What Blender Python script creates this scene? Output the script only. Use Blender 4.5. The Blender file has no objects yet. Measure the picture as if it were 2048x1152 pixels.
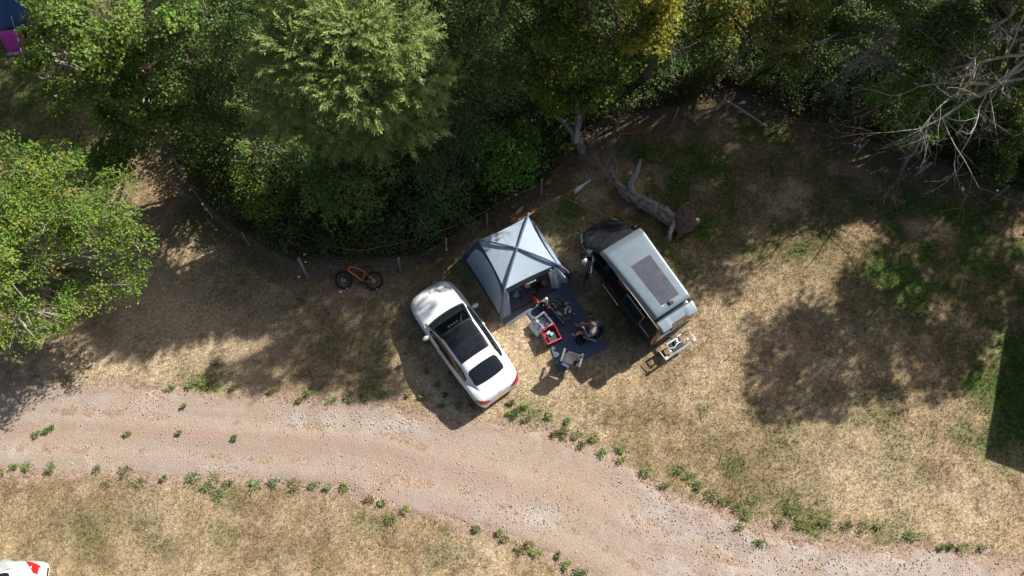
import bpy, bmesh, math, random
import numpy as np
from mathutils import Vector, Matrix

random.seed(7)
rng = np.random.default_rng(11)
scene = bpy.context.scene
COL = scene.collection
R = math.radians

# ------------------------------------------------------------------ camera
CAM_H, TILT, LENS = 24.0, R(20.0), 24.0
cam_d = bpy.data.cameras.new('camera')
cam_d.lens = LENS; cam_d.sensor_width = 36.0; cam_d.clip_end = 2000.0
cam = bpy.data.objects.new('camera', cam_d)
cam.location = (0, 0, CAM_H); cam.rotation_euler = (TILT, 0, 0)
COL.objects.link(cam); scene.camera = cam

# ------------------------------------------------------------------ sky, sun, exposure
SUN_EL = R(37.0)
SUN_AZ = (0.80, 0.60)
SUN_D = Vector((*SUN_AZ, 0)).normalized() * math.cos(SUN_EL) + Vector((0, 0, math.sin(SUN_EL)))
world = bpy.data.worlds.new('World'); scene.world = world; world.use_nodes = True
wn = world.node_tree.nodes; wl = world.node_tree.links
bg = wn['Background']
sky = wn.new('ShaderNodeTexSky'); sky.sky_type = 'NISHITA'; sky.sun_disc = False
sky.sun_elevation = SUN_EL; sky.sun_rotation = math.atan2(SUN_D.x, SUN_D.y)
sky.air_density = 1.0; sky.dust_density = 3.0; sky.ozone_density = 1.0
wl.new(sky.outputs['Color'], bg.inputs['Color']); bg.inputs['Strength'].default_value = 0.062
sun_d = bpy.data.lights.new('sun', 'SUN'); sun_d.energy = 5.0; sun_d.angle = R(0.53); sun_d.color = (1.0, 0.965, 0.90)
sun = bpy.data.objects.new('sun', sun_d); COL.objects.link(sun); sun.location = (20, 20, 40)
sun.rotation_euler = SUN_D.to_track_quat('Z', 'Y').to_euler()
scene.view_settings.view_transform = 'Standard'; scene.view_settings.look = 'None'
scene.view_settings.gamma = 1.0; scene.view_settings.exposure = 0.5
scene.cycles.max_bounces = 8; scene.cycles.transparent_max_bounces = 8

# ------------------------------------------------------------------ surveying: photograph pixel + height -> place on the ground
F_PX = LENS / 36.0 * 2048.0
CT, ST = math.cos(TILT), math.sin(TILT)
def P(px, py, z=0.0):
    u = (px - 1024.0) / F_PX; v = -(py - 576.0) / F_PX
    dz = -CT + v * ST
    t = (z - CAM_H) / dz
    return Vector((u * t, (ST + v * CT) * t, z))
def Q(x, y, z=0.0):
    dep = y * ST + (CAM_H - z) * CT; up = y * CT - (CAM_H - z) * ST
    return 1024.0 + F_PX * x / dep, 576.0 - F_PX * up / dep
def rzdir(a, b):
    return math.atan2(b[1] - a[1], b[0] - a[0])

# ------------------------------------------------------------------ noise on the plane
def vnoise(x, y, s, seed=0):
    x = np.asarray(x, float) / s + seed * 17.31; y = np.asarray(y, float) / s + seed * 9.73
    xi = np.floor(x).astype(np.int64); yi = np.floor(y).astype(np.int64)
    fx = x - xi; fy = y - yi
    fx = fx * fx * (3 - 2 * fx); fy = fy * fy * (3 - 2 * fy)
    def h(a, b):
        n = (a * 374761393 + b * 668265263 + seed * 1442695) & 0x7fffffff
        n = ((n ^ (n >> 13)) * 1274126177) & 0x7fffffff
        return ((n ^ (n >> 16)) & 0xffff) / 65535.0
    return (h(xi, yi) * (1 - fx) + h(xi + 1, yi) * fx) * (1 - fy) + (h(xi, yi + 1) * (1 - fx) + h(xi + 1, yi + 1) * fx) * fy
def fbm(x, y, s, seed=0, o=4):
    r = 0; a = 0.5; t = 0
    for k in range(o):
        r = r + a * vnoise(x, y, s / 2 ** k, seed + k); t += a; a *= 0.55
    return r / t
def sstep(a, b, x):
    t = np.clip((np.asarray(x, float) - a) / (b - a), 0, 1)
    return t * t * (3 - 2 * t)

# ------------------------------------------------------------------ materials
MATS = {}
def mat(name, col, rough=0.6, metal=0.0, coat=0.0, var=0.0, scale=20.0, bump=0.0, bscale=60.0, spec=0.5, sheen=0.0, alpha=1.0, trans=0.0):
    if name in MATS: return MATS[name]
    m = bpy.data.materials.new(name); m.use_nodes = True
    n = m.node_tree.nodes; l = m.node_tree.links; b = n['Principled BSDF']
    b.inputs['Base Color'].default_value = (*col, 1); b.inputs['Roughness'].default_value = rough
    b.inputs['Metallic'].default_value = metal; b.inputs['Coat Weight'].default_value = coat
    b.inputs['Coat Roughness'].default_value = 0.06
    b.inputs['Specular IOR Level'].default_value = spec; b.inputs['Sheen Weight'].default_value = sheen
    b.inputs['Alpha'].default_value = alpha; b.inputs['Transmission Weight'].default_value = trans
    tc = n.new('ShaderNodeTexCoord')
    if var > 0:
        t = n.new('ShaderNodeTexNoise'); t.inputs['Scale'].default_value = scale; t.inputs['Detail'].default_value = 6
        l.new(tc.outputs['Object'], t.inputs['Vector'])
        mr = n.new('ShaderNodeMapRange'); mr.inputs['From Min'].default_value = 0.25; mr.inputs['From Max'].default_value = 0.75
        mr.inputs['To Min'].default_value = 1 - var; mr.inputs['To Max'].default_value = 1 + var
        l.new(t.outputs['Fac'], mr.inputs['Value'])
        mx = n.new('ShaderNodeMix'); mx.data_type = 'RGBA'; mx.blend_type = 'MULTIPLY'; mx.inputs[0].default_value = 1
        mx.inputs[6].default_value = (*col, 1); l.new(mr.outputs['Result'], mx.inputs[7]); l.new(mx.outputs[2], b.inputs['Base Color'])
        mr2 = n.new('ShaderNodeMapRange'); mr2.inputs['To Min'].default_value = max(0.02, rough - 0.08); mr2.inputs['To Max'].default_value = min(1, rough + 0.08)
        l.new(t.outputs['Fac'], mr2.inputs['Value']); l.new(mr2.outputs['Result'], b.inputs['Roughness'])
    if bump > 0:
        t2 = n.new('ShaderNodeTexNoise'); t2.inputs['Scale'].default_value = bscale; t2.inputs['Detail'].default_value = 4
        l.new(tc.outputs['Object'], t2.inputs['Vector'])
        bp = n.new('ShaderNodeBump'); bp.inputs['Strength'].default_value = bump; bp.inputs['Distance'].default_value = 0.02
        l.new(t2.outputs['Fac'], bp.inputs['Height']); l.new(bp.outputs['Normal'], b.inputs['Normal'])
    MATS[name] = m
    return m
def attr_mat(name, rough=0.8, nscale=18.0, namp=0.25, bump=0.5, bscale=40.0, translucent=0.0, spec=0.3, fine=None):
    """base colour read from the mesh's own colour attribute, broken up by noise"""
    if name in MATS: return MATS[name]
    m = bpy.data.materials.new(name); m.use_nodes = True
    n = m.node_tree.nodes; l = m.node_tree.links; b = n['Principled BSDF']
    a = n.new('ShaderNodeAttribute'); a.attribute_name = 'col'
    tc = n.new('ShaderNodeTexCoord')
    src = a.outputs['Color']
    for sc, am in ([(nscale, namp)] if namp > 0 else []) + (fine or []):
        t = n.new('ShaderNodeTexNoise'); t.inputs['Scale'].default_value = sc; t.inputs['Detail'].default_value = 5; t.inputs['Roughness'].default_value = 0.65
        l.new(tc.outputs['Object'], t.inputs['Vector'])
        mr = n.new('ShaderNodeMapRange'); mr.inputs['From Min'].default_value = 0.3; mr.inputs['From Max'].default_value = 0.7
        mr.inputs['To Min'].default_value = 1 - am; mr.inputs['To Max'].default_value = 1 + am; mr.clamp = False
        l.new(t.outputs['Fac'], mr.inputs['Value'])
        mx = n.new('ShaderNodeMix'); mx.data_type = 'RGBA'; mx.blend_type = 'MULTIPLY'; mx.inputs[0].default_value = 1
        l.new(src, mx.inputs[6]); l.new(mr.outputs['Result'], mx.inputs[7]); src = mx.outputs[2]
    l.new(src, b.inputs['Base Color'])
    b.inputs['Roughness'].default_value = rough; b.inputs['Specular IOR Level'].default_value = spec
    if bump > 0:
        t2 = n.new('ShaderNodeTexNoise'); t2.inputs['Scale'].default_value = bscale; t2.inputs['Detail'].default_value = 5
        l.new(tc.outputs['Object'], t2.inputs['Vector'])
        bp = n.new('ShaderNodeBump'); bp.inputs['Strength'].default_value = bump; bp.inputs['Distance'].default_value = 0.03
        l.new(t2.outputs['Fac'], bp.inputs['Height']); l.new(bp.outputs['Normal'], b.inputs['Normal'])
    if translucent > 0:
        tr = n.new('ShaderNodeBsdfTranslucent'); l.new(src, tr.inputs['Color'])
        mxs = n.new('ShaderNodeMixShader'); mxs.inputs[0].default_value = translucent
        l.new(b.outputs[0], mxs.inputs[1]); l.new(tr.outputs[0], mxs.inputs[2])
        l.new(mxs.outputs[0], n['Material Output'].inputs['Surface'])
    MATS[name] = m
    return m

# ------------------------------------------------------------------ objects
def props(o, label=None, cat=None, group=None, kind=None):
    if label: o['label'] = label
    if cat: o['category'] = cat
    if group: o['group'] = group
    if kind: o['kind'] = kind
    return o
def thing(name, label, cat, loc=(0, 0, 0), rz=0.0, group=None):
    o = bpy.data.objects.new(name, None); o.empty_display_size = 0.2
    o.location = loc; o.rotation_euler = (0, 0, rz); COL.objects.link(o)
    return props(o, label, cat, group)
def copy_tree(o, parent=None):
    c = o.copy(); COL.objects.link(c)
    if parent: c.parent = parent
    for ch in list(o.children): copy_tree(ch, c)
    return c
def raw_mesh(name, verts, faces_flat, nper, m, col=None, parent=None, smooth=False):
    """fast mesh: verts (N,3), faces all with nper corners, optional per-vertex colour"""
    me = bpy.data.meshes.new(name); V = np.ascontiguousarray(verts, dtype=np.float32); Fc = np.ascontiguousarray(faces_flat, dtype=np.int32).ravel()
    nf = len(Fc) // nper
    me.vertices.add(len(V)); me.vertices.foreach_set('co', V.ravel())
    me.loops.add(len(Fc)); me.loops.foreach_set('vertex_index', Fc)
    me.polygons.add(nf); me.polygons.foreach_set('loop_start', np.arange(0, nf * nper, nper, dtype=np.int32))
    me.update(calc_edges=True)
    if col is not None:
        at = me.color_attributes.new('col', 'FLOAT_COLOR', 'POINT')
        c4 = np.ones((len(V), 4), np.float32); c4[:, :3] = col; at.data.foreach_set('color', c4.ravel())
    if smooth: me.shade_smooth()
    me.materials.append(m)
    o = bpy.data.objects.new(name, me); COL.objects.link(o)
    if parent: o.parent = parent
    return o

class MB:
    def __init__(s): s.v = []; s.f = []; s.m = []
    def add(s, vs, fs, mi=0):
        b = len(s.v); s.v += [tuple(p) for p in vs]
        for f in fs: s.f.append([i + b for i in f]); s.m.append(mi)
        return s
    def box(s, c, d, rz=0.0, M=None, mi=0, taper=1.0):
        x, y, z = d[0] / 2, d[1] / 2, d[2] / 2; k = taper
        pts = [(-x, -y, -z), (x, -y, -z), (x, y, -z), (-x, y, -z), (-x * k, -y * k, z), (x * k, -y * k, z), (x * k, y * k, z), (-x * k, y * k, z)]
        T = M if M is not None else Matrix.Rotation(rz, 3, 'Z')
        return s.add([Vector(c) + T @ Vector(p) for p in pts], [(0, 3, 2, 1), (4, 5, 6, 7), (0, 1, 5, 4), (1, 2, 6, 5), (2, 3, 7, 6), (3, 0, 4, 7)], mi)
    def tube(s, pts, r, n=8, mi=0, closed=False, cap=True):
        pts = [Vector(p) for p in pts]; N = len(pts)
        rs = r if isinstance(r, (list, tuple)) else [r] * N
        vs = []; prev = None
        for i in range(N):
            if closed: d = pts[(i + 1) % N] - pts[i - 1]
            else: d = pts[min(i + 1, N - 1)] - pts[max(i - 1, 0)]
            if d.length < 1e-9: d = Vector((0, 0, 1))
            d.normalize()
            if prev is None:
                a = Vector((0, 0, 1)) if abs(d.z) < 0.9 else Vector((1, 0, 0)); prev = d.cross(a).normalized()
            u = prev - d * prev.dot(d)
            if u.length < 1e-6: u = d.orthogonal()
            u.normalize(); prev = u; w = d.cross(u)
            for k in range(n):
                an = 2 * math.pi * k / n; vs.append(pts[i] + (u * math.cos(an) + w * math.sin(an)) * rs[i])
        fs = []
        for i in range(N if closed else N - 1):
            j = (i + 1) % N
            for k in range(n):
                fs.append((i * n + k, i * n + (k + 1) % n, j * n + (k + 1) % n, j * n + k))
        if cap and not closed: fs += [tuple(range(n))[::-1], tuple(range((N - 1) * n, N * n))]
        return s.add(vs, fs, mi)
    def lathe(s, prof, o=(0, 0, 0), n=16, M=None, mi=0):
        vs = []; fs = []; T = M or Matrix.Identity(3); o = Vector(o)
        for r, z in prof:
            for k in range(n):
                a = 2 * math.pi * k / n; vs.append(o + T @ Vector((r * math.cos(a), r * math.sin(a), z)))
        for i in range(len(prof) - 1):
            for k in range(n):
                fs.append((i * n + k, i * n + (k + 1) % n, (i + 1) * n + (k + 1) % n, (i + 1) * n + k))
        fs.append(tuple(range(n))[::-1]); b = (len(prof) - 1) * n; fs.append(tuple(range(b, b + n)))
        return s.add(vs, fs, mi)
    def grid(s, rows, mi=0, closed=False, skip=None):
        n = len(rows[0]); vs = [p for r in rows for p in r]; fs = []
        for i in range(len(rows) - 1):
            for k in range(n if closed else n - 1):
                if skip and skip(i, k): continue
                fs.append((i * n + k, i * n + (k + 1) % n, (i + 1) * n + (k + 1) % n, (i + 1) * n + k))
        return s.add(vs, fs, mi)
    def prism(s, poly, z0, z1, mi=0):
        n = len(poly); vs = [(p[0], p[1], z0) for p in poly] + [(p[0], p[1], z1) for p in poly]
        fs = [tuple(range(n))[::-1], tuple(range(n, 2 * n))] + [(i, (i + 1) % n, (i + 1) % n + n, i + n) for i in range(n)]
        return s.add(vs, fs, mi)
    def sphere(s, c, r, n=12, mi=0, M=None):
        r = r if isinstance(r, (tuple, list)) else (r, r, r); T = M or Matrix.Identity(3)
        rows = []
        for i in range(n // 2 + 1):
            a = math.pi * (i + 0.001) / (n // 2 + 0.002)
            rows.append([Vector(c) + T @ Vector((r[0] * math.sin(a) * math.cos(2 * math.pi * k / n), r[1] * math.sin(a) * math.sin(2 * math.pi * k / n), -r[2] * math.cos(a))) for k in range(n)])
        return s.grid(rows, mi, closed=True)
    def build(s, name, mats, parent=None, smooth=True, bevel=0.0, solid=0.0, sub=0, angle=40, label=None, cat=None, group=None, kind=None, seg=2):
        me = bpy.data.meshes.new(name); me.from_pydata([tuple(v) for v in s.v], [], s.f); me.validate()
        bm = bmesh.new(); bm.from_mesh(me)
        bmesh.ops.recalc_face_normals(bm, faces=bm.faces); bm.to_mesh(me); bm.free()
        ml = mats if isinstance(mats, (list, tuple)) else [mats]
        for m in ml: me.materials.append(m)
        if len(ml) > 1 and len(s.m) == len(me.polygons): me.polygons.foreach_set('material_index', s.m)
        if smooth:
            me.shade_smooth()
            try: me.set_sharp_from_angle(angle=R(angle))
            except Exception: pass
        o = bpy.data.objects.new(name, me); COL.objects.link(o)
        if parent: o.parent = parent
        if solid: mo = o.modifiers.new('solid', 'SOLIDIFY'); mo.thickness = solid; mo.offset = -1
        if bevel: mo = o.modifiers.new('bevel', 'BEVEL'); mo.width = bevel; mo.segments = seg; mo.limit_method = 'ANGLE'; mo.angle_limit = R(35)
        if sub: mo = o.modifiers.new('sub', 'SUBSURF'); mo.levels = sub; mo.render_levels = sub
        return props(o, label, cat, group, kind)

def pch(tab):
    """monotone cubic through a table of (x, y)"""
    tab = sorted(tab); xs = [a for a, b in tab]; ys = [b for a, b in tab]; n = len(xs)
    h = [xs[i + 1] - xs[i] for i in range(n - 1)]; d = [(ys[i + 1] - ys[i]) / h[i] for i in range(n - 1)]
    m = [0.0] * n; m[0] = d[0]; m[-1] = d[-1]
    for i in range(1, n - 1):
        if d[i - 1] * d[i] > 0:
            w1 = 2 * h[i] + h[i - 1]; w2 = h[i] + 2 * h[i - 1]; m[i] = (w1 + w2) / (w1 / d[i - 1] + w2 / d[i])
    def f(x):
        if x <= xs[0]: return ys[0]
        if x >= xs[-1]: return ys[-1]
        i = max(j for j in range(n - 1) if xs[j] <= x); t = (x - xs[i]) / h[i]
        return ((1 + 2 * t) * (1 - t) ** 2) * ys[i] + t * (1 - t) ** 2 * h[i] * m[i] + t * t * (3 - 2 * t) * ys[i + 1] + t * t * (t - 1) * h[i] * m[i + 1]
    return f
def catmull(pts, per=6):
    pts = [Vector(p) for p in pts]; out = []
    for i in range(len(pts) - 1):
        p0 = pts[max(i - 1, 0)]; p1 = pts[i]; p2 = pts[i + 1]; p3 = pts[min(i + 2, len(pts) - 1)]
        for k in range(per):
            t = k / per
            out.append(0.5 * ((2 * p1) + (p2 - p0) * t + (2 * p0 - 5 * p1 + 4 * p2 - p3) * t * t + (3 * p1 - p0 - 3 * p2 + p3) * t ** 3))
    out.append(pts[-1]); return out
def lerp(a, b, t): return a + (b - a) * t

# ================================================================== GROUND
TRK_UP = pch([(-1500, 770), (-300, 780), (0, 772), (150, 772), (400, 788), (600, 800), (750, 806), (850, 838), (950, 850), (1050, 858), (1150, 884), (1250, 930), (1330, 985), (1420, 1022), (1550, 1066), (1700, 1094), (1850, 1100), (2048, 1128), (2400, 1190), (3400, 1330)])
TRK_LO = pch([(-1500, 900), (-300, 925), (0, 938), (100, 943), (250, 950), (400, 956), (550, 965), (680, 976), (760, 1000), (850, 1022), (950, 1052), (1050, 1092), (1120, 1122), (1180, 1155), (1300, 1225), (1500, 1330), (1800, 1440), (2400, 1560), (3400, 1700)])
HEDGE = pch([(150, -900), (300, 120), (335, 265), (365, 345), (430, 430), (520, 500), (600, 535), (700, 530), (850, 528), (950, 470), (1090, 380), (1160, 300), (1228, 262), (1340, 232), (1457, 198), (1600, 245), (1740, 295), (1850, 332), (2048, 402), (2400, 520), (3400, 800)])
vec = lambda f, a: np.interp(a, np.linspace(-1500, 3400, 981), [f(x) for x in np.linspace(-1500, 3400, 981)])

STRAW = np.array((0.45, 0.332, 0.20)); STRAW_L = np.array((0.61, 0.478, 0.32)); BROWN = np.array((0.205, 0.14, 0.082))
OLIVE = np.array((0.19, 0.155, 0.065)); GREEN = np.array((0.085, 0.135, 0.03)); DIRT = np.array((0.40, 0.29, 0.215)); LITTER = np.array((0.045, 0.036, 0.022))
GREEN_SPOTS = [  # patches where the grass is still green (photo px, py, radius px, strength)
    (1300, 330, 90, .8), (1500, 300, 170, .8), (1700, 400, 190, .7), (1900, 480, 160, .6), (1450, 450, 110, .55), (1350, 560, 60, .45),
    (2010, 640, 110, .8), (1975, 750, 60, 1.3), (2060, 800, 120, 1.3), (2040, 700, 90, 1.2), (1850, 590, 90, .35), (1620, 520, 90, .45), (1230, 480, 80, .5), (1240, 640, 60, .55), (1130, 400, 80, .6),
    (960, 1080, 0, 0), (440, 970, 50, .6), (560, 975, 40, .45), (180, 1080, 70, .26), (300, 1100, 60, .28), (60, 1060, 60, .25), (770, 1050, 60, .35), (460, 1090, 50, .3), (880, 1110, 60, .25),
    (400, 770, 50, .6), (620, 790, 60, .45), (720, 795, 50, .7), (1060, 830, 40, .35), (1340, 900, 60, .5), (1450, 980, 90, .7), (1600, 1050, 70, .55), (1760, 1085, 60, .5),
    (480, 470, 90, .45), (640, 590, 70, .3), (400, 420, 70, .4), (820, 560, 70, .5), (740, 610, 60, .3), (120, 200, 160, .7), (40, 170, 120, .8), (200, 330, 90, .3),
    (1800, 860, 110, .3), (1560, 860, 80, .25), (1380, 770, 60, .45), (1100, 1000, 0, 0), (700, 690, 80, .3), (930, 540, 50, .4)]
BROWN_SPOTS = [(1900, 880, 120, .35), (1500, 930, 140, .6), (250, 1020, 120, .5), (600, 1060, 150, .45), (820, 1090, 130, .5), (110, 1020, 90, .4), (1400, 860, 80, .35),
               (560, 600, 180, .5), (700, 740, 100, .35), (350, 450, 130, .6), (1720, 740, 120, .7), (1880, 720, 100, .8), (1480, 700, 60, .4), (950, 600, 60, .4), (1060, 480, 60, .3), (1900, 1000, 90, .3)]
PALE_SPOTS = [(330, 620, 110, .8), (420, 740, 120, .7), (230, 720, 60, .7), (1080, 790, 80, .6), (1450, 640, 70, .4), (330, 1010, 80, .4), (1700, 960, 120, .5), (1400, 760, 70, .35), (900, 830, 60, .5), (1950, 980, 80, .4)]

def ground_colour(x, y, dither=False):
    px, py = Q(x, np.clip(y, -8, 200)); px = np.clip(px, -3000, 5000); py = np.clip(py, -3000, 3000)
    n1 = fbm(x, y, 2.6, 1); n2 = fbm(x, y, 0.9, 5); n3 = fbm(x, y, 0.28, 9, 3); n4 = fbm(x, y, 5.5, 13)
    c = STRAW * (0.85 + 0.3 * n3)[:, None]
    def mix(c, k, w):
        if dither: w = np.clip(.35 * w + .65 * (rng.uniform(0, 1, len(w)) < w), 0, 1)
        return c * (1 - w)[:, None] + np.asarray(k) * w[:, None]
    c = mix(c, STRAW_L, sstep(.46, .66, n2 * .55 + n1 * .45) * .75)
    c = mix(c, BROWN, sstep(.48, .66, fbm(x, y, 1.1, 21) * .5 + n3 * .5) * .70)
    c = mix(c, BROWN * .9, sstep(.56, .72, fbm(x, y, .45, 23, 3)) * .55)
    c = mix(c, OLIVE, sstep(.48, .62, n4 * .5 + fbm(x, y, .6, 31) * .5) * .5)
    g = np.zeros_like(x); bsp = np.zeros_like(x); psp = np.zeros_like(x)
    for lst, arr in ((GREEN_SPOTS, 0), (BROWN_SPOTS, 1), (PALE_SPOTS, 2)):
        for (a, b, r, s) in lst:
            if r <= 0: continue
            w = s * np.exp(-(((px - a) / r) ** 2 + ((py - b) / r) ** 2) * 0.9)
            if arr == 0: g = np.maximum(g, w)
            elif arr == 1: bsp = np.maximum(bsp, w)
            else: psp = np.maximum(psp, w)
    hd0 = vec(HEDGE, px); zone = sstep(1150, 1280, px) * (1 - sstep(170, 420, py - hd0)) ; g = np.maximum(g, zone * 1.0)
    c = mix(c, np.array((.155, .125, .062)), zone * .75 * sstep(.25, .5, n2))
    c = mix(c, STRAW_L * 1.02, np.clip(psp * (0.5 + n2), 0, .9))
    c = mix(c, BROWN * 1.15, np.clip(bsp * sstep(.3, .62, n2), 0, .85))
    gp = np.clip(g * sstep(.30, .60, n2 * .6 + n1 * .4) * 1.25, 0, 1)
    c = mix(c, OLIVE * 0.9, gp * .8)
    c = mix(c, GREEN * (0.8 + .5 * n3)[:, None], np.clip(g * sstep(.42, .66, n2 * .5 + n1 * .5) * 1.3, 0, .95))
    west = (1 - sstep(250, 360, px)) * (1 - sstep(250, 380, py)); c = mix(c, np.array((.085, .115, .035)), np.clip(west * (.4 + n2 * .8), 0, .85))
    east = sstep(1945, 2010, px) * sstep(600, 700, py) * (1 - sstep(860, 960, py)); c = mix(c, np.array((.075, .15, .028)), np.clip(east * (.45 + n2 * .9), 0, .92))
    # bare soil beside the track, leaf litter under the wood
    up = vec(TRK_UP, px); lo = vec(TRK_LO, px)
    jit = (n2 - .5) * 60 + (n3 - .5) * 30
    d = np.maximum(up - py, py - lo) + jit
    c = mix(c, DIRT * (0.85 + .3 * n3)[:, None], 1 - sstep(4, 26, d))
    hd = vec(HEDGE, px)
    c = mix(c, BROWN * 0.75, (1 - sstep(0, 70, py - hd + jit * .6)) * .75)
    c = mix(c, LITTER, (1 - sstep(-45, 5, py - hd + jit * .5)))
    return np.clip(c, 0.01, 0.8)

gx = np.concatenate([-26 - np.geomspace(274, 0.5, 24), np.arange(-26, 26.01, 0.13), 26 + np.geomspace(0.5, 274, 24)])
gy = np.concatenate([-5 - np.geomspace(295, 0.5, 24), np.arange(-5, 27.01, 0.13), 27 + np.geomspace(0.5, 270, 24)])
GX, GY = np.meshgrid(gx, gy); fx, fy = GX.ravel(), GY.ravel()
gz = -0.028 * fbm(fx, fy, 0.8, 41) - 0.012 * fbm(fx, fy, 0.25, 51, 2)
nx, ny = len(gx), len(gy)
idx = np.arange(nx * ny).reshape(ny, nx)
quads = np.stack([idx[:-1, :-1], idx[:-1, 1:], idx[1:, 1:], idx[1:, :-1]], -1).reshape(-1, 4)
M_GROUND = attr_mat('dry_meadow', rough=0.95, nscale=9.0, namp=0.38, bump=1.0, bscale=20.0, spec=0.1, fine=[(26.0, 0.38), (70.0, 0.3)])
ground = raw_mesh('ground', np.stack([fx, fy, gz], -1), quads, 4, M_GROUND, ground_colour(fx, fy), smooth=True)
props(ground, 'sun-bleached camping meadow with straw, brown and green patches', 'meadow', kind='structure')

# ------------------------------------------------------------------ gravel track
def track_colour(x, y, s, t):
    n1 = fbm(x, y, 1.8, 61); n2 = fbm(x, y, .5, 71); n3 = fbm(x, y, .16, 81, 3)
    sand = np.array((0.425, 0.33, 0.25)); pink = np.array((0.42, 0.335, 0.285)); red = np.array((0.33, 0.205, 0.145)); grey = np.array((0.47, 0.385, 0.33))
    c = sand * (0.88 + .24 * n3)[:, None]
    def mix(c, k, w): return c * (1 - w)[:, None] + np.asarray(k) * w[:, None]
    c = mix(c, pink, sstep(.4, .65, n1) * .8)
    st = fbm(s / 420.0 * 3, t * 9.0, 1.0, 401, 4); st2 = fbm(s / 900.0 * 3, t * 22.0, 1.0, 411, 3)
    c = c * (0.86 + .28 * st + .16 * (st2 - .5))[:, None]
    c = mix(c, np.array((.40, .295, .215)), sstep(.52, .70, st) * .45)
    px, py = Q(x, y)
    right = sstep(1150, 1450, px)
    c = mix(c, grey * (0.8 + .4 * n3)[:, None], np.clip(right * sstep(.35, .6, n2) + sstep(.6, .75, n2) * .6, 0, .9))
    rut = np.exp(-((t - .30) / .10) ** 2) + np.exp(-((t - .72) / .09) ** 2)
    c = mix(c, sand * 1.08, np.clip(rut * .4 * (1 - right * .5), 0, 1))
    mid = np.exp(-((t - .5) / .1) ** 2) * sstep(.4, .6, n1)
    c = mix(c, red * 1.2, mid * .45)
    edge = np.clip(np.exp(-(t / .12) ** 2) + np.exp(-((1 - t) / .1) ** 2), 0, 1) * sstep(.35, .6, fbm(x, y, .9, 91))
    c = mix(c, red, edge * .45)
    for (a, b, rx_, ry_) in ((190, 820, 50, 18), (290, 815, 40, 22), (620, 840, 70, 20), (760, 850, 80, 16), (1340, 1010, 70, 40), (1480, 1080, 110, 40), (1700, 1130, 160, 22), (430, 930, 50, 12), (1080, 1030, 50, 25), (40, 900, 70, 18)):
        w = np.exp(-(((px - a) / rx_) ** 2 + ((py - b) / ry_) ** 2)); c = mix(c, np.array((.50, .43, .375)) * (.75 + .5 * n3)[:, None], np.clip(w * .8 * sstep(.3, .6, n2), 0, .8))
    for (a, b, r) in ((1150, 960, 30), (1130, 1010, 26), (760, 985, 45), (590, 900, 30), (280, 810, 40)):
        w = np.exp(-(((px - a) / r) ** 2 + ((py - b) / r) ** 2)); c = mix(c, np.array((.46, .29, .20)), w * .35)
    return c
NS, NT = 620, 56
ss = np.concatenate([np.linspace(-1400, -120, 60), np.linspace(-115, 2200, 500), np.linspace(2215, 3300, 60)])
tt = np.linspace(-0.06, 1.06, NT)
tv = []; S_, T_ = [], []
for s in ss:
    u, l = TRK_UP(s), TRK_LO(s)
    for t in tt:
        p = P(s, lerp(u, l, t)); tv.append((p.x, p.y)); S_.append(s); T_.append(t)
tv = np.array(tv); S_ = np.array(S_); T_ = np.array(T_)
bx_, by_ = tv[:, 0], tv[:, 1]
e = np.minimum(T_, 1 - T_) + (fbm(bx_, by_, 1.1, 101) - .5) * .16 + (fbm(bx_, by_, .3, 111, 3) - .5) * .10
tz = -0.075 + 0.065 * sstep(-0.07, 0.06, e) + 0.005 * fbm(bx_, by_, .5, 121) - 0.012 * (np.exp(-((T_ - .30) / .08) ** 2) + np.exp(-((T_ - .72) / .08) ** 2)) * sstep(.02, .1, e)
idx = np.arange(len(ss) * NT).reshape(len(ss), NT)
quads = np.stack([idx[:-1, :-1], idx[1:, :-1], idx[1:, 1:], idx[:-1, 1:]], -1).reshape(-1, 4)
M_TRACK = attr_mat('track_gravel', rough=0.95, nscale=14.0, namp=0.14, bump=1.0, bscale=30.0, spec=0.15, fine=[(40.0, 0.2), (90.0, 0.18)])
track = raw_mesh('gravel_track', np.stack([bx_, by_, tz], -1), quads, 4, M_TRACK, track_colour(bx_, by_, S_, np.clip(T_, 0, 1)), smooth=True)
props(track, 'pale pinkish gravel track curving across the field', 'track', kind='structure')

# stones lying on the track: too many to count
n = 12000
s = rng.uniform(-250, 2250, n * 3); t = rng.uniform(0.0, 1.0, n * 3)
u = np.interp(s, ss, [TRK_UP(a) for a in ss]); l = np.interp(s, ss, [TRK_LO(a) for a in ss])
ppy = u + (l - u) * t
uu = (s - 1024) / F_PX; vv = -(ppy - 576) / F_PX; tq = CAM_H / (CT - vv * ST)
x = uu * tq; y = (ST + vv * CT) * tq
cl = 0
for (a_, b_, q1, q2) in ((190, 820, 50, 18), (290, 815, 45, 25), (620, 840, 70, 20), (760, 850, 80, 16), (1340, 1010, 80, 45), (1480, 1080, 120, 45), (1700, 1130, 170, 25), (430, 930, 50, 12), (1080, 1030, 60, 30), (720, 985, 60, 14)): cl = np.maximum(cl, np.exp(-(((s - a_) / q1) ** 2 + ((ppy - b_) / q2) ** 2)))
dens = 1.6 * cl + 0.03 + 0.35 * sstep(.52, .66, fbm(x, y, 1.0, 131)) + .35 * sstep(1150, 1450, s) + .2 * np.exp(-(t / .15) ** 2)
keep = rng.uniform(0, 1.2, len(x)) < dens * np.where((np.abs(t - .3) < .1) | (np.abs(t - .72) < .09), .45, 1)
x, y = x[keep][:n], y[keep][:n]; n = len(x)
oct_v = np.array([(1, 0, 0), (0, 1, 0), (-1, 0, 0), (0, -1, 0), (0, 0, 1), (0, 0, -.5)], float)
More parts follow.
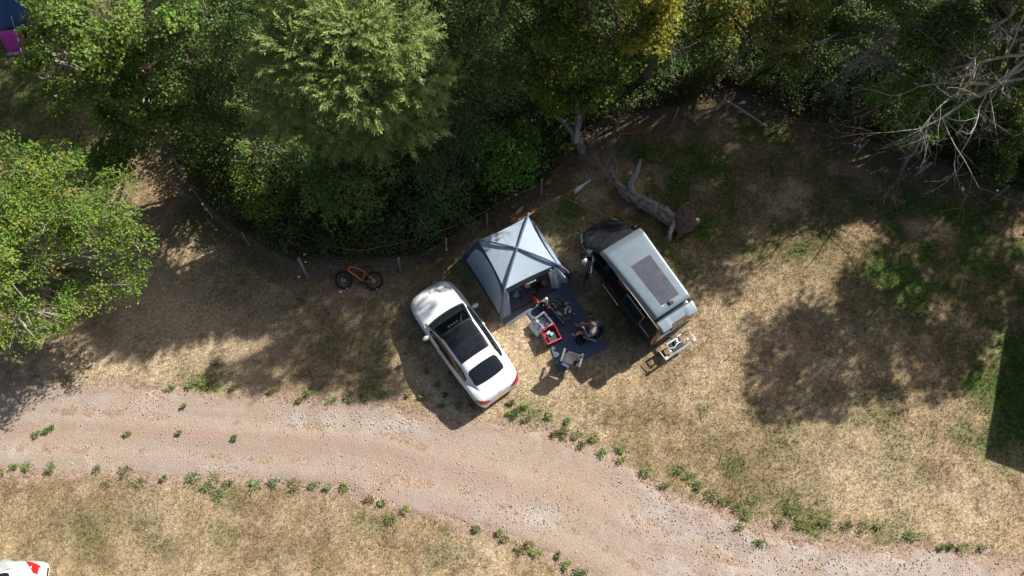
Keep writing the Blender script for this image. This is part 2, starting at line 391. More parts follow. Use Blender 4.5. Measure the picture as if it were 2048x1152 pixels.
oct_f = np.array([(0, 1, 4), (1, 2, 4), (2, 3, 4), (3, 0, 4), (1, 0, 5), (2, 1, 5), (3, 2, 5), (0, 3, 5)])
sz = 0.008 + 0.028 * rng.power(0.3, n)[:, None, None] * rng.uniform(.5, 1.2, (n, 6, 1))
sz = sz * np.where(rng.uniform(0, 1, n) < .02, 1.9, 1)[:, None, None]
ang = rng.uniform(0, 6.28, n); ca, sa = np.cos(ang)[:, None], np.sin(ang)[:, None]
vv_ = np.repeat(oct_v[None], n, 0) * sz
rx = vv_[:, :, 0] * ca - vv_[:, :, 1] * sa; ry = vv_[:, :, 0] * sa + vv_[:, :, 1] * ca
vs = np.stack([rx + x[:, None], ry + y[:, None], vv_[:, :, 2] * .8 + 0.004], -1).reshape(-1, 3)
fs = (oct_f[None] + (np.arange(n) * 6)[:, None, None]).reshape(-1, 3)
pal = np.array([(.50, .41, .35), (.44, .35, .29), (.60, .53, .47), (.44, .31, .24), (.40, .36, .33), (.56, .47, .38)])
pc = np.repeat(pal[rng.integers(0, 6, n)] * rng.uniform(.75, 1.15, (n, 1)), 6, 0)
stones = raw_mesh('gravel_stones', vs, fs, 3, attr_mat('stone', rough=.9, namp=.1, bump=0), pc)
props(stones, 'loose pale stones scattered over the gravel track', 'gravel', kind='stuff')

# ------------------------------------------------------------------ dry grass: short blades all over the meadow
def blades(name, x, y, col, length, width, flat, m, per=3):
    n = len(x); N = n * per
    bx = np.repeat(x, per) + rng.normal(0, .018, N); by = np.repeat(y, per) + rng.normal(0, .018, N)
    a = rng.uniform(0, 6.28, N); L = np.repeat(length, per) * rng.uniform(.6, 1.3, N); W = np.repeat(width, per)
    tl = rng.uniform(.25, 1.0, N) * flat
    dx, dy, dz = np.cos(a) * np.sin(tl), np.sin(a) * np.sin(tl), np.cos(tl)
    sx, sy = -np.sin(a) * W * .5, np.cos(a) * W * .5
    z0 = np.full(N, -0.02)
    v = np.empty((N, 3, 3))
    v[:, 0] = np.stack([bx - sx, by - sy, z0], -1); v[:, 1] = np.stack([bx + sx, by + sy, z0], -1)
    v[:, 2] = np.stack([bx + dx * L, by + dy * L, z0 + dz * L], -1)
    c = np.repeat(np.repeat(col, per, 0) * rng.uniform(.7, 1.35, (N, 1)), 3, 0)
    return raw_mesh(name, v.reshape(-1, 3), np.arange(N * 3), 3, m, np.clip(c, .01, .75))
M_BLADE = attr_mat('grass_blade', rough=.8, namp=0, bump=0, translucent=.25, spec=.2)
n = 210000
x = rng.uniform(-24, 23, n); y = rng.uniform(-1.5, 21, n)
px, py = Q(x, y); up = vec(TRK_UP, px); lo = vec(TRK_LO, px); hd = vec(HEDGE, px)
ok = (px > -40) & (px < 2090) & (py > -10) & (py < 1170) & (py > hd - 10)
trk = np.maximum(up - py, py - lo) + (fbm(x, y, .5, 141) - .5) * 40
ok &= trk > 4
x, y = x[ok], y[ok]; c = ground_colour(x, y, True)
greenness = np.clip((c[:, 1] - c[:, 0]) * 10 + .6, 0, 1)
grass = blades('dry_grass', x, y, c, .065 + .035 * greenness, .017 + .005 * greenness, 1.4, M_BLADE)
props(grass, 'short dry straw-coloured grass covering the meadow', 'grass', kind='stuff')

# ================================================================== TREES, SHRUBS, UNDERGROWTH
M_BARK = mat('bark', (0.16, 0.125, 0.095), rough=.95, var=.4, scale=14, bump=.8, bscale=30)
M_BARK_PALE = mat('pale_bark', (0.34, 0.30, 0.25), rough=.9, var=.3, scale=16, bump=.5, bscale=40)
M_DEADWOOD = mat('dead_wood', (0.30, 0.265, 0.225), rough=.95, var=.3, scale=10, bump=.6, bscale=30)
M_LEAF = attr_mat('leaf', rough=.6, namp=0, bump=0, translucent=.38, spec=.22)

def unit(a): return a / np.maximum(np.linalg.norm(a, axis=-1, keepdims=True), 1e-9)
class Leaves:
    def __init__(s): s.c = []; s.d = []; s.n = []; s.L = []; s.W = []; s.col = []
    def put(s, c, d, nrm, L, W, col):
        s.c.append(c); s.d.append(unit(d)); s.n.append(nrm); s.L.append(L); s.W.append(W); s.col.append(col)
    def build(s, name, parent=None, m=None):
        c = np.concatenate(s.c); d = np.concatenate(s.d); nr = np.concatenate(s.n); L = np.concatenate(s.L)[:, None]; W = np.concatenate(s.W)[:, None]; col = np.concatenate(s.col)
        sd = unit(np.cross(nr, d)); up = np.cross(d, sd); N = len(c)
        v = np.empty((N, 4, 3))
        v[:, 0] = c; v[:, 1] = c + d * L * .45 + sd * W * .5 + up * W * .12; v[:, 2] = c + d * L - up * L * .06; v[:, 3] = c + d * L * .45 - sd * W * .5 + up * W * .12
        v[:, :, 2] = np.maximum(v[:, :, 2], 0.01)
        return raw_mesh(name, v.reshape(-1, 3), np.arange(N * 4), 4, m or M_LEAF, np.repeat(col, 4, 0), parent)
def sph(n): return unit(rng.normal(0, 1, (n, 3)))

def lobes_sprays(lv, lobes, tone, leaf=(.10, .065), spray=.42, per=34, dens=7.0, cvar=.28, hue=.12, warm=None, flat=.30, shell=.45, wind=None):
    """foliage held in leafy sprays spread through each lobe of the crown; returns spray centres"""
    cents = []
    for (c, r) in lobes:
        c = np.array(c, float); r = np.array(r, float)
        vol = (r[0] * r[1] + r[1] * r[2] + r[0] * r[2]) / 3
        k = max(4, int(dens * vol * 4.2))
        d = sph(k); d[:, 2] = np.where(d[:, 2] < -.35, -d[:, 2], d[:, 2])
        ph = rng.uniform(0, 6.28, 3)
        bump = 1 + .20 * np.sin(3 * np.arctan2(d[:, 1], d[:, 0]) + ph[0]) * (1 - np.abs(d[:, 2])) + .14 * np.sin(5 * np.arctan2(d[:, 1], d[:, 0]) + ph[1]) + rng.normal(0, .08, k)
        rad = rng.uniform(shell, 1.0, k) ** .6 * bump
        pc = c + d * r * rad[:, None]; pc[:, 2] = np.maximum(pc[:, 2], .12)
        cents.append(pc)
        out = unit(d * np.array([1, 1, .7])); sn = unit(out * .55 + np.array([0, 0, .85]) + rng.normal(0, .25, (k, 3)))
        ax = unit(out + np.array([0, 0, .1]) + rng.normal(0, .35, (k, 3))); ax = unit(ax - sn * (ax * sn).sum(-1, keepdims=True))
        ay = np.cross(sn, ax)
        tn = np.array(tone) * (1 + rng.uniform(-cvar, cvar, (k, 1)))
        tn = tn * (1 + rng.uniform(-hue, hue, (k, 3)) * np.array([1.0, .35, .8]))
        if warm is not None:
            w = (rng.uniform(0, 1, (k, 1)) < warm[1]) * rng.uniform(.3, 1, (k, 1)); tn = tn * (1 - w) + np.array(warm[0]) * w
        rs = spray * rng.uniform(.6, 1.35, k)
        K = k * per
        rep = lambda a: np.repeat(a, per, 0)
        a = rng.uniform(0, 6.28, K); q = np.sqrt(rng.uniform(0, 1, K)) * rep(rs)
        lx = np.cos(a) * q * 1.25; ly = np.sin(a) * q * .85; lz = rng.normal(0, flat, K) * rep(rs) * .5 - .35 * q * q / np.maximum(rep(rs), .05)
        pos = rep(pc) + rep(ax) * lx[:, None] + rep(ay) * ly[:, None] + rep(sn) * lz[:, None]
        base = rep(pc) - rep(ax) * rep(rs)[:, None] * .9
        dr = unit(pos - base) + rng.normal(0, .55, (K, 3)); nn = unit(rep(sn) + rng.normal(0, .5, (K, 3)))
        L = leaf[0] * rng.uniform(.65, 1.3, K); W = leaf[1] * rng.uniform(.7, 1.25, K)
        lc = np.clip(rep(tn) * rng.uniform(.75, 1.25, (K, 1)), .006, .5)
        lv.put(pos, dr, nn, L, W, lc)
    return cents

def limb(mb, a, b, r0, r1, n=6, bend=.12, seg=5):
    a = Vector(a); b = Vector(b); d = b - a; L = d.length
    o1 = Vector(rng.normal(0, bend * L * .5, 3)); pts = []
    for i in range(seg + 1):
        t = i / seg; pts.append(a.lerp(b, t) + o1 * math.sin(math.pi * t) + Vector((0, 0, bend * L * .5 * math.sin(math.pi * t))))
    mb.tube(pts, [lerp(r0, r1, i / seg) for i in range(seg + 1)], n)
    return pts
def px_lobes(lst):
    out = []
    for (a, b, z, *r) in lst:
        p = P(a, b, z); r = r if len(r) == 3 else (r[0], r[0], r[0] * .8)
        out.append(((p.x, p.y, p.z), r))
    return out
def split(lobes, k=4, f=.52, flat=.42, spread=.72):
    """break each mass of a crown into several boughs with gaps between"""
    out = []
    for c, r in lobes:
        for i in range(k):
            d = sph(1)[0]; d[2] = abs(d[2]) * .8 - .2
            p = np.array(c) + d * np.array(r) * spread; q = rng.uniform(.75, 1.25) * f
            out.append(((p[0], p[1], max(.3, p[2])), (r[0] * q, r[1] * q, r[2] * q * flat / .8)))
    return out
def tree(name, label, cat, base, lobes, tone, bark=None, r0=.16, lk=.6, twigs=3, group=None, trunk_h=None, **kw):
    root = thing(name, label, cat, (base[0], base[1], 0), 0, group)
    lob = [((c[0] - base[0], c[1] - base[1], c[2]), r) for c, r in lobes]
    lv = Leaves(); cents = lobes_sprays(lv, lob, tone, **kw)
    lv.build('crown', root)
    mb = MB(); top = max(lob, key=lambda l: l[0][2])[0]
    cx = sum(l[0][0] for l in lob) / len(lob); cy = sum(l[0][1] for l in lob) / len(lob)
    th = trunk_h or max(.3, min(l[0][2] for l in lob) * .6)
    fork = Vector((cx * .3, cy * .3, th))
    mb.tube([(0, 0, -.1), (0, 0, .05), fork * .5, fork], [r0 * 1.5, r0 * 1.15, r0, r0 * .85], 8)
    for (c, r), ce in zip(lob, cents):
        p = limb(mb, fork, c, r0 * lk, r0 * .2)
        for q in ce[rng.permutation(len(ce))[:twigs * 3]]:
            limb(mb, p[rng.integers(2, len(p))], q, r0 * .15, .012, n=4, bend=.15, seg=3)
    mb.build('trunk', bark or M_BARK, root)
    return root

def dead_branches(mb, p, d, L, r, depth, droop=-.02, curl=.35, spread=.75, n=5):
    """a bare limb that forks again and again"""
    p = Vector(p); d = Vector(d).normalized(); pts = [p.copy()]; rs = [r]; seg = 5
    for i in range(seg):
        d = (d + Vector(rng.normal(0, curl * .35, 3)) + Vector((0, 0, droop))).normalized()
        p = p + d * (L / seg); pts.append(p.copy()); rs.append(r * (1 - .6 * (i + 1) / seg))
        if depth > 0 and i >= 1:
            for _ in range(1 if rng.uniform() < .75 else 2):
                nd = (d + Vector(rng.normal(0, spread, 3)) * .9).normalized()
                dead_branches(mb, p, nd, L * rng.uniform(.4, .65), rs[-1] * .6, depth - 1, droop, curl * 1.2, spread, max(3, n - 1))
    mb.tube(pts, rs, n)

def willow(name, label, base, lobes, tone, shoots_per=48):
    root = thing(name, label, 'tree', (base[0], base[1], 0))
    lv = Leaves(); mb = MB(); tr = MB(); nb = np.array((base[0], base[1], 0))
    cen = np.mean([np.array(c) for c, r in lobes], 0) - nb
    fork = Vector((cen[0] * .3, cen[1] * .3, 1.2)); tr.tube([(0, 0, -.1), (0, 0, .1), fork], [.26, .2, .16], 8)
    for (c, r) in lobes:
        c = np.array(c) - nb; pl = limb(tr, fork, c, .09, .04)
        k = int(shoots_per * r[0] * r[1] * 3.2)
        d = sph(k); d[:, 2] = np.abs(d[:, 2]) * 1.0 - .25
        for i in range(k):
            dd = unit(d[i] * np.array([1, 1, .75])); st = c + dd * np.array(r) * rng.uniform(.25, .8)
            L = rng.uniform(.40, .85); dr = unit(dd * np.array([1, 1, .8]) + unit(c - cen) * .25 + np.array([0, 0, .35]) + rng.normal(0, .4, 3))
            m = 26; t = np.linspace(0.05, 1, m); sag = -.16 * L * t * t
            pos = st + dr * (t * L)[:, None]; pos[:, 2] += sag
            tan = unit(np.gradient(pos, axis=0)); side = unit(np.cross(tan, np.array([0, 0, 1.0])) + 1e-6) * np.where(np.arange(m) % 2, 1, -1)[:, None]
            dl = unit(tan * .85 + side * .65 + rng.normal(0, .22, (m, 3)) + np.array([0, 0, -.1])); nn = unit(np.array([0, 0, 1.0]) + rng.normal(0, .4, (m, 3)))
            tn = np.array(tone) * rng.uniform(.72, 1.25)
            lv.put(pos, dl, nn, rng.uniform(.11, .20, m), rng.uniform(.024, .042, m), np.clip(tn * rng.uniform(.8, 1.25, (m, 1)), .01, .5))
            if i % 3 == 0: mb.tube([Vector(pos[j]) for j in (0, m // 2, m - 1)], [.010, .006, .003], 3, cap=False)
    lv.build('crown', root); mb.build('shoots', M_BARK_PALE, root, smooth=False, kind='stuff'); tr.build('trunk', M_BARK, root)
    return root

def at(px, py, z=0): p = P(px, py, z); return (p.x, p.y)
G_MID = (.055, .095, .022); G_DARK = (.032, .062, .017); G_YEL = (.125, .145, .030); G_BRIGHT = (.24, .36, .05); G_WILL = (.33, .43, .135); G_BLUE = (.045, .080, .035)

tree('broadleaf_tree', 'spreading bright green tree with pale branches at the left edge', 'tree', at(-60, 560), split(px_lobes([
    (60, 420, 5.2, 2.0, 2.0, 1.2), (185, 410, 4.4, 1.35), (230, 500, 3.8, 1.0), (255, 440, 3.6, .7), (245, 560, 3.0, .75), (90, 545, 4.4, 1.7, 1.7, 1.0), (30, 640, 3.2, 1.2), (120, 630, 3.1, .8), (165, 590, 3.2, .8),
    (20, 340, 5.2, 1.5), (115, 330, 4.7, .9), (-90, 480, 5.8, 2.3), (-80, 620, 4.2, 1.8), (20, 500, 5.6, 1.6), (190, 380, 3.6, .7)])),
    (.195, .31, .055), bark=M_BARK_PALE, r0=.17, leaf=(.09, .06), spray=.36, per=62, dens=7.5, flat=.2, shell=.2, cvar=.38, warm=((.34, .31, .05), .16), twigs=5)
tree('oak_tree', 'lobed-leaf tree overhanging the blue tent at top left', 'tree', at(335, 190), split(px_lobes([
    (225, 45, 7.2, 1.5), (270, 190, 5.2, .95), (235, 125, 6.2, 1.0), (265, 285, 3.8, .8), (180, 165, 5.6, .85), (110, 60, 6.8, 1.0), (150, 5, 7.6, 1.4), (320, 25, 7.6, 1.1), (312, 218, 4.6, .8), (338, 226, 4.4, .45), (285, 250, 4.2, .7), (205, 235, 4.6, .7), (150, 110, 5.4, .9), (250, 325, 3.4, .6), (195, 300, 3.6, .7), (225, 345, 3.2, .4), (85, 130, 5.0, .8), (40, -60, 7.0, 1.5), (200, 95, 5.6, 1.1), (260, 95, 5.8, 1.0), (300, 120, 5.4, .9), (130, 190, 4.6, .8), (230, 180, 4.4, .8), (310, 170, 4.6, .7)])),
    (.19, .295, .055), bark=M_BARK_PALE, r0=.13, leaf=(.115, .085), spray=.32, per=44, dens=9, flat=.22, shell=.2, cvar=.38, warm=((.17, .17, .035), .12), twigs=4)
tree('alder_tree', 'dark dense tree left of the pale willow', 'tree', at(480, 330), split(px_lobes([
    (430, 25, 7.0, 1.5), (390, 110, 6.0, 1.4), (470, 140, 5.6, 1.3), (420, 210, 4.6, 1.3), (500, 230, 4.2, 1.1), (360, 200, 4.4, 1.0), (400, 285, 2.6, .9), (470, 280, 2.8, .8), (350, 60, 6.0, 1.0), (560, 310, 2.6, .8)])),
    (.165, .24, .065), r0=.12, leaf=(.10, .075), spray=.36, per=46, dens=8.5, flat=.22, shell=.2, cvar=.4)
willow('willow_tree', 'pale feathery willow with narrow leaves in the middle of the wood', at(760, 330), px_lobes([
    (600, 90, 7.4, 1.5), (690, 30, 8.0, 1.5), (665, 130, 7.0, 1.5), (780, 70, 7.4, 1.4), (830, 160, 6.2, 1.2), (590, 195, 6.0, 1.15), (730, 190, 6.0, 1.3), (820, 235, 5.0, 1.0), (555, 240, 4.8, .7), (650, 250, 4.8, 1.1), (760, 265, 4.6, .8), (560, 130, 6.4, 1.0), (600, -30, 8.2, 1.4)]), G_WILL)
tree('chestnut_tree', 'rounded dark green sapling with pinkish seed heads below the willow', 'tree', at(705, 450), px_lobes([
    (690, 320, 3.4, 1.1), (640, 360, 2.8, .9), (745, 350, 3.0, .95), (690, 385, 2.4, 1.05), (720, 410, 1.6, .8), (640, 410, 1.8, .7), (675, 280, 4.0, .55)]),
    (.16, .26, .065), r0=.09, leaf=(.15, .07), spray=.32, per=26, dens=9.5, warm=((.20, .10, .07), .03), shell=.7)
tree('hazel_shrub', 'bright green rounded shrub above the blue tent', 'shrub', at(1010, 375), px_lobes([(1010, 310, 2.2, 1.2), (1045, 290, 2.2, .8), (975, 330, 1.8, .8), (1040, 335, 1.4, .7)]),
    (.14, .27, .04), r0=.06, leaf=(.11, .085), spray=.30, per=28, dens=9, shell=.6)
tree('hazel_shrub', 'dark tangled shrub between sapling and bright shrub', 'shrub', at(880, 440), px_lobes([(850, 330, 2.6, 1.3), (900, 390, 1.8, 1.1), (840, 420, 1.4, 1.0), (930, 280, 2.8, 1.1), (880, 250, 3.2, 1.2), (940, 200, 4.0, 1.2), (930, 430, .8, .6), (780, 455, .8, .8)]),
    (.11, .185, .065), r0=.07, leaf=(.10, .075), spray=.34, per=28, dens=7)
tree('hawthorn_shrub', 'small yellow-green shrub behind the left wire fence', 'shrub', at(510, 435), px_lobes([(490, 370, 1.7, .65), (520, 400, 1.3, .65), (480, 350, 1.8, .4), (540, 430, .9, .5), (545, 455, .5, .4)]),
    G_BRIGHT, r0=.045, leaf=(.09, .08), spray=.24, per=24, dens=11, warm=((.20, .20, .03), .25))
tree('bramble_bush', 'low bright bramble clump just above the orange bicycle', 'shrub', at(660, 490), px_lobes([(655, 478, .6, .55, .45, .35), (690, 470, .5, .4), (630, 488, .4, .35)]), (.075, .14, .028), r0=.03, leaf=(.10, .08), spray=.2, per=20, dens=16)
tree('ash_tree', 'grey-green leafy tree to the right of the willow', 'tree', at(930, 190), split(px_lobes([
    (905, 20, 7.2, 1.4), (960, 60, 6.6, 1.2), (890, 110, 6.0, 1.1), (985, 140, 5.2, 1.0), (1000, 10, 7.4, 1.3), (930, 150, 4.8, 1.0), (830, 10, 7.6, 1.2)])),
    (.19, .255, .085), r0=.12, leaf=(.10, .065), spray=.34, per=44, dens=8.5, flat=.22, shell=.2, cvar=.4, warm=((.17, .16, .04), .10))
tree('sycamore_tree', 'large dark tree with yellowish top leaves at the top middle', 'tree', at(1240, 150), split(px_lobes([
    (1180, 40, 6.4, 1.7), (1290, 30, 7.2, 1.0), (1110, 90, 5.4, 1.3), (1230, 120, 4.8, 1.3), (1300, 90, 5.2, .9), (1150, 170, 3.4, 1.3), (1230, 190, 2.8, 1.0), (1080, 20, 6.6, 1.3), (1170, -50, 7.6, 1.6), (1060, 150, 4.0, 1.0)])),
    (.14, .20, .034), r0=.12, leaf=(.125, .095), spray=.36, per=42, dens=8.5, flat=.22, shell=.2, cvar=.4, warm=((.24, .20, .03), .10))
tree('maple_tree', 'olive tree with hanging twigs along the top edge', 'tree', at(1520, 60), split(px_lobes([
    (1400, 10, 6.2, 1.3), (1480, 40, 5.4, 1.1), (1560, 10, 6.0, 1.3), (1440, 90, 4.2, 1.0), (1540, 90, 4.2, 1.0), (1640, 30, 5.6, 1.2), (1350, 60, 4.6, .9), (1480, -60, 7.0, 1.6), (1620, 100, 3.8, .9)])),
    (.16, .20, .036), r0=.12, leaf=(.115, .085), spray=.34, per=40, dens=8.5, flat=.22, shell=.2, cvar=.4, warm=((.26, .20, .03), .10))
tree('field_maple', 'yellow-leaved maple top at the upper edge right of centre', 'tree', at(1310, 130), split(px_lobes([(1290, 30, 7.7, .75), (1315, 75, 7.3, .5), (1275, 80, 7.0, .5), (1335, 20, 7.8, .5)])), (.36, .36, .05), r0=.07, leaf=(.12, .09), spray=.26, per=34, dens=10, flat=.25, shell=.2)
tree('maple_tree', 'rounded fresh green bush under the bare branches at right', 'tree', at(1800, 340), px_lobes([
    (1800, 215, 2.8, 1.1), (1850, 240, 2.4, .9), (1900, 200, 2.8, 1.0), (1810, 265, 1.6, .7), (1940, 160, 3.2, 1.0), (1850, 170, 3.4, 1.0)]),
    (.16, .30, .035), r0=.08, leaf=(.12, .09), spray=.30, per=26, dens=8.5, shell=.6)
tree('elder_tree', 'dark leafy thicket tree in the upper right corner', 'tree', at(1990, 230), split(px_lobes([
    (2000, 60, 4.6, 1.6), (2040, 180, 3.2, 1.5), (1980, 250, 2.0, 1.2), (2060, 300, 1.6, 1.2), (1900, 60, 4.8, 1.4), (1800, 60, 4.8, 1.3), (1720, 90, 4.0, 1.2), (2000, 340, 1.0, .9), (1760, 10, 5.6, 1.3), (1960, -30, 6.0, 1.6)])),
    (.12, .19, .04), r0=.13, leaf=(.12, .09), spray=.34, per=40, dens=8.5, flat=.22, shell=.2, cvar=.4, warm=((.26, .22, .03), .12))
tree('sapling', 'yellow-green sapling beside the broken dead trunk', 'tree', at(1120, 260), px_lobes([(1100, 175, 3.0, .62), (1120, 205, 2.4, .6), (1085, 195, 2.6, .45), (1140, 170, 2.4, .4), (1120, 235, 1.5, .4)]),
    (.24, .38, .04), r0=.04, leaf=(.12, .09), spray=.24, per=20, dens=13)
tree('elder_shrub', 'small grey-green shrub right of the broken dead trunk', 'shrub', at(1222, 245), px_lobes([(1222, 215, 1.5, .6), (1205, 240, .9, .5), (1245, 225, .9, .45)]), (.060, .085, .032), r0=.035, leaf=(.08, .06), spray=.22, per=20, dens=13)


# tall trees of the same belt, rooted behind the fences and beyond the frame; their crowns stand above the photograph's edge and shade the meadow
KS = 1.0 / math.tan(SUN_EL); SDX, SDY = SUN_AZ[0] / math.hypot(*SUN_AZ), SUN_AZ[1] / math.hypot(*SUN_AZ)
def over(px, py, h, r):
    """a crown lobe at height h standing where its shade falls on the ground seen at (px, py)"""
    p = P(px, py); return ((p.x + h * KS * SDX, p.y + h * KS * SDY, h), (r, r, r * .7))
def tall(label, lst, trunk, tone=(.09, .125, .03), **kw):
    k = dict(r0=.17, lk=.28, leaf=(.17, .12), spray=.42, per=30, dens=9.0, group='tall trees around the clearing', trunk_h=6.5, twigs=1, shell=.25); k.update(kw)
    tree('tall_tree', label, 'tree', trunk, [over(*q) for q in lst], tone, **k)
tall('tall tree rooted behind the fence corner at the top middle', [(640, 600, 13, 1.4), (700, 690, 13.5, 1.3), (590, 690, 13, 1.0), (760, 750, 12.5, 1.0), (690, 540, 12.5, 1.4), (760, 530, 12, .8), (520, 740, 13, .8), (760, 600, 12, .8), (440, 745, 13.5, .5), (770, 680, 12.8, .7), (640, 750, 13, .7)], (5.4, 17.6))
tall('tall tree behind the top edge, left of the fence corner', [(560, 560, 11, 1.2), (510, 500, 11, 1.0), (520, 640, 11.5, .8), (590, 480, 11, 1.1)], (1.0, 19.0))
tall('tall tree behind the top edge beyond the fence corner', [(1240, 330, 9.5, 1.5), (1320, 400, 9.5, 1.4), (1290, 290, 9.5, 1.3), (1350, 350, 9.5, 1.3), (1250, 430, 9.5, 1.2), (1155, 500, 9.5, .9), (1300, 470, 9.5, 1.1), (1400, 520, 9.5, 1.0), (1430, 460, 9.5, 1.2), (1340, 430, 9.5, 1.2), (1160, 450, 9.5, .8), (1450, 550, 9.5, .8), (1370, 590, 9.5, .5), (1490, 475, 9.8, .8), (1525, 415, 10, .9), (1580, 440, 10, .5), (1180, 420, 9.5, .9), (1390, 300, 10, 1.2), (1370, 480, 9.5, .8), (1440, 390, 10, 1.0), (1110, 370, 9, 1.0), (1180, 330, 9.5, 1.1)], (14.0, 21.5))
tall('tall tree behind the top edge above the bare branches', [(1480, 260, 10.5, 1.4), (1560, 320, 10.5, 1.4), (1500, 340, 10.5, 1.1), (1600, 400, 10.5, 1.1), (1400, 250, 10.5, 1.2), (1620, 280, 10.5, 1.2), (1520, 420, 10, 1.0), (1650, 330, 11, 1.2), (1680, 420, 10.5, 1.0), (1750, 400, 11, 1.0)], (20.5, 22.5))
tall('tall tree beyond the right edge near the end of the fence', [(1830, 430, 11, 1.3), (1920, 470, 11, 1.3), (1800, 500, 10.5, .9), (1880, 550, 10.5, 1.2), (2000, 520, 11, 1.3), (1970, 600, 10.5, 1.1), (2060, 610, 10.5, 1.3), (1830, 360, 11, 1.2), (1980, 400, 11, 1.3)], (27.0, 19.5))
tall('tall tree standing alone beyond the right edge', [(1620, 640, 10, .9), (1660, 660, 10, 1.3), (1570, 700, 10, 1.3), (1560, 790, 9.5, 1.0), (1680, 760, 10, 1.2), (1750, 640, 10.5, 1.3), (1780, 730, 10.5, 1.2), (1860, 660, 10.5, 1.3), (1880, 740, 10, 1.0), (1640, 800, 9.5, .7), (1940, 690, 10, 1.0), (1720, 570, 10, .8)], (20.8, 13.9))
tall('tall tree beyond the top left corner', [(150, 240, 8, 1.2), (90, 260, 8, 1.3), (60, 190, 8.5, 1.6), (160, 160, 8.5, 1.5), (30, 80, 9, 1.6), (150, 260, 8, 1.0), (-40, 280, 8, 1.4), (120, 60, 9, 1.5)], (-13.5, 25.0))
tall('tall tree behind the willow beyond the top edge', [(820, 420, 11.5, 1.3), (760, 330, 11.5, 1.4), (900, 330, 11.5, 1.4), (640, 400, 11.5, 1.3), (1000, 260, 11.5, 1.5), (860, 250, 11.5, 1.4)], (6.0, 22.5))

# ------------------------------------------------------------------ undergrowth: brambles, nettles and ivy that cover the floor of the wood
n = 42000
x = rng.uniform(-16, 26, n); y = rng.uniform(9, 24, n); px, py = Q(x, y); hd = vec(HEDGE, px)
edge = hd - py + (fbm(x, y, .9, 201) - .5) * 40
ok = (px > 330) & (px < 2150) & (py > -160) & (edge > 22) & (rng.uniform(0, 1, n) < .55)
x, y, edge = x[ok], y[ok], edge[ok]; k = len(x); per = 16
h = np.clip(.12 + edge / 90 + 0.7 * fbm(x, y, 1.4, 211), .1, 2.2) * rng.uniform(.25, 1, k)
rep = lambda a: np.repeat(a, per, 0)
pc = np.stack([x, y, h], -1); K = k * per
tn = np.array((.105, .165, .045)) * (1 + rng.uniform(-.35, .35, (k, 1))) * (1 + .25 * (fbm(x, y, 1.2, 221)[:, None] - .5) * np.array((2.2, .6, .3)))
dry = (edge < 45) & (rng.uniform(0, 1, k) < .3); tn[dry] = np.array((.17, .105, .05))
lv = Leaves(); d = rng.normal(0, 1, (K, 3)) * np.array([1, 1, .45])
lv.put(rep(pc) + unit(d) * rng.uniform(.02, .26, (K, 1)), d, unit(np.array([0, 0, 1.0]) + rng.normal(0, .5, (K, 3))), rng.uniform(.08, .15, K), rng.uniform(.055, .10, K), np.clip(rep(tn) * rng.uniform(.7, 1.3, (K, 1)), .005, .4))
props(lv.build('undergrowth'), 'dark brambles and ivy covering the floor of the wood', 'undergrowth', kind='stuff')

# ================================================================== VEHICLES
M_WHITE = mat('white_car_paint', (0.80, 0.82, 0.83), rough=.28, coat=.9, var=.02, scale=3)
M_GLASS = mat('dark_glass', (0.012, 0.015, 0.018), rough=.06, coat=.3, spec=.6)
M_ROOFGLASS = mat('roof_glass', (0.016, 0.018, 0.022), rough=.16, spec=.4, var=.3, scale=6)
M_RUBBER = mat('black_rubber', (0.018, 0.018, 0.02), rough=.85, var=.2, scale=30)
M_BLACKP = mat('black_plastic', (0.022, 0.023, 0.026), rough=.5, var=.15, scale=25)
M_ALLOY = mat('alloy', (0.55, 0.56, 0.58), rough=.3, metal=.9)
M_CHROME = mat('chrome', (0.75, 0.76, 0.78), rough=.15, metal=1)
M_RED = mat('red_lens', (0.42, 0.012, 0.018), rough=.12, coat=1)
M_LENS = mat('clear_lens', (0.62, 0.66, 0.70), rough=.1, coat=1)
M_PLATE = mat('plate_yellow', (0.75, 0.60, 0.08), rough=.4)
M_DASH = mat('dashboard', (0.05, 0.062, 0.058), rough=.75, var=.2, scale=20)
M_SEAT = mat('seat_leather', (0.09, 0.09, 0.088), rough=.6, var=.15, scale=15)
def tint_glass():
    m = bpy.data.materials.new('windscreen_glass'); m.use_nodes = True; n = m.node_tree.nodes; l = m.node_tree.links
    g = n.new('ShaderNodeBsdfGlossy'); g.inputs['Roughness'].default_value = .03; g.inputs['Color'].default_value = (.9, .95, .95, 1)
    t = n.new('ShaderNodeBsdfTransparent'); t.inputs['Color'].default_value = (.62, .74, .70, 1)
    fr = n.new('ShaderNodeFresnel'); fr.inputs['IOR'].default_value = 1.5
    mx = n.new('ShaderNodeMixShader'); l.new(fr.outputs[0], mx.inputs[0]); l.new(t.outputs[0], mx.inputs[1]); l.new(g.outputs[0], mx.inputs[2])
    l.new(mx.outputs[0], n['Material Output'].inputs['Surface']); return m
M_WIND = tint_glass()

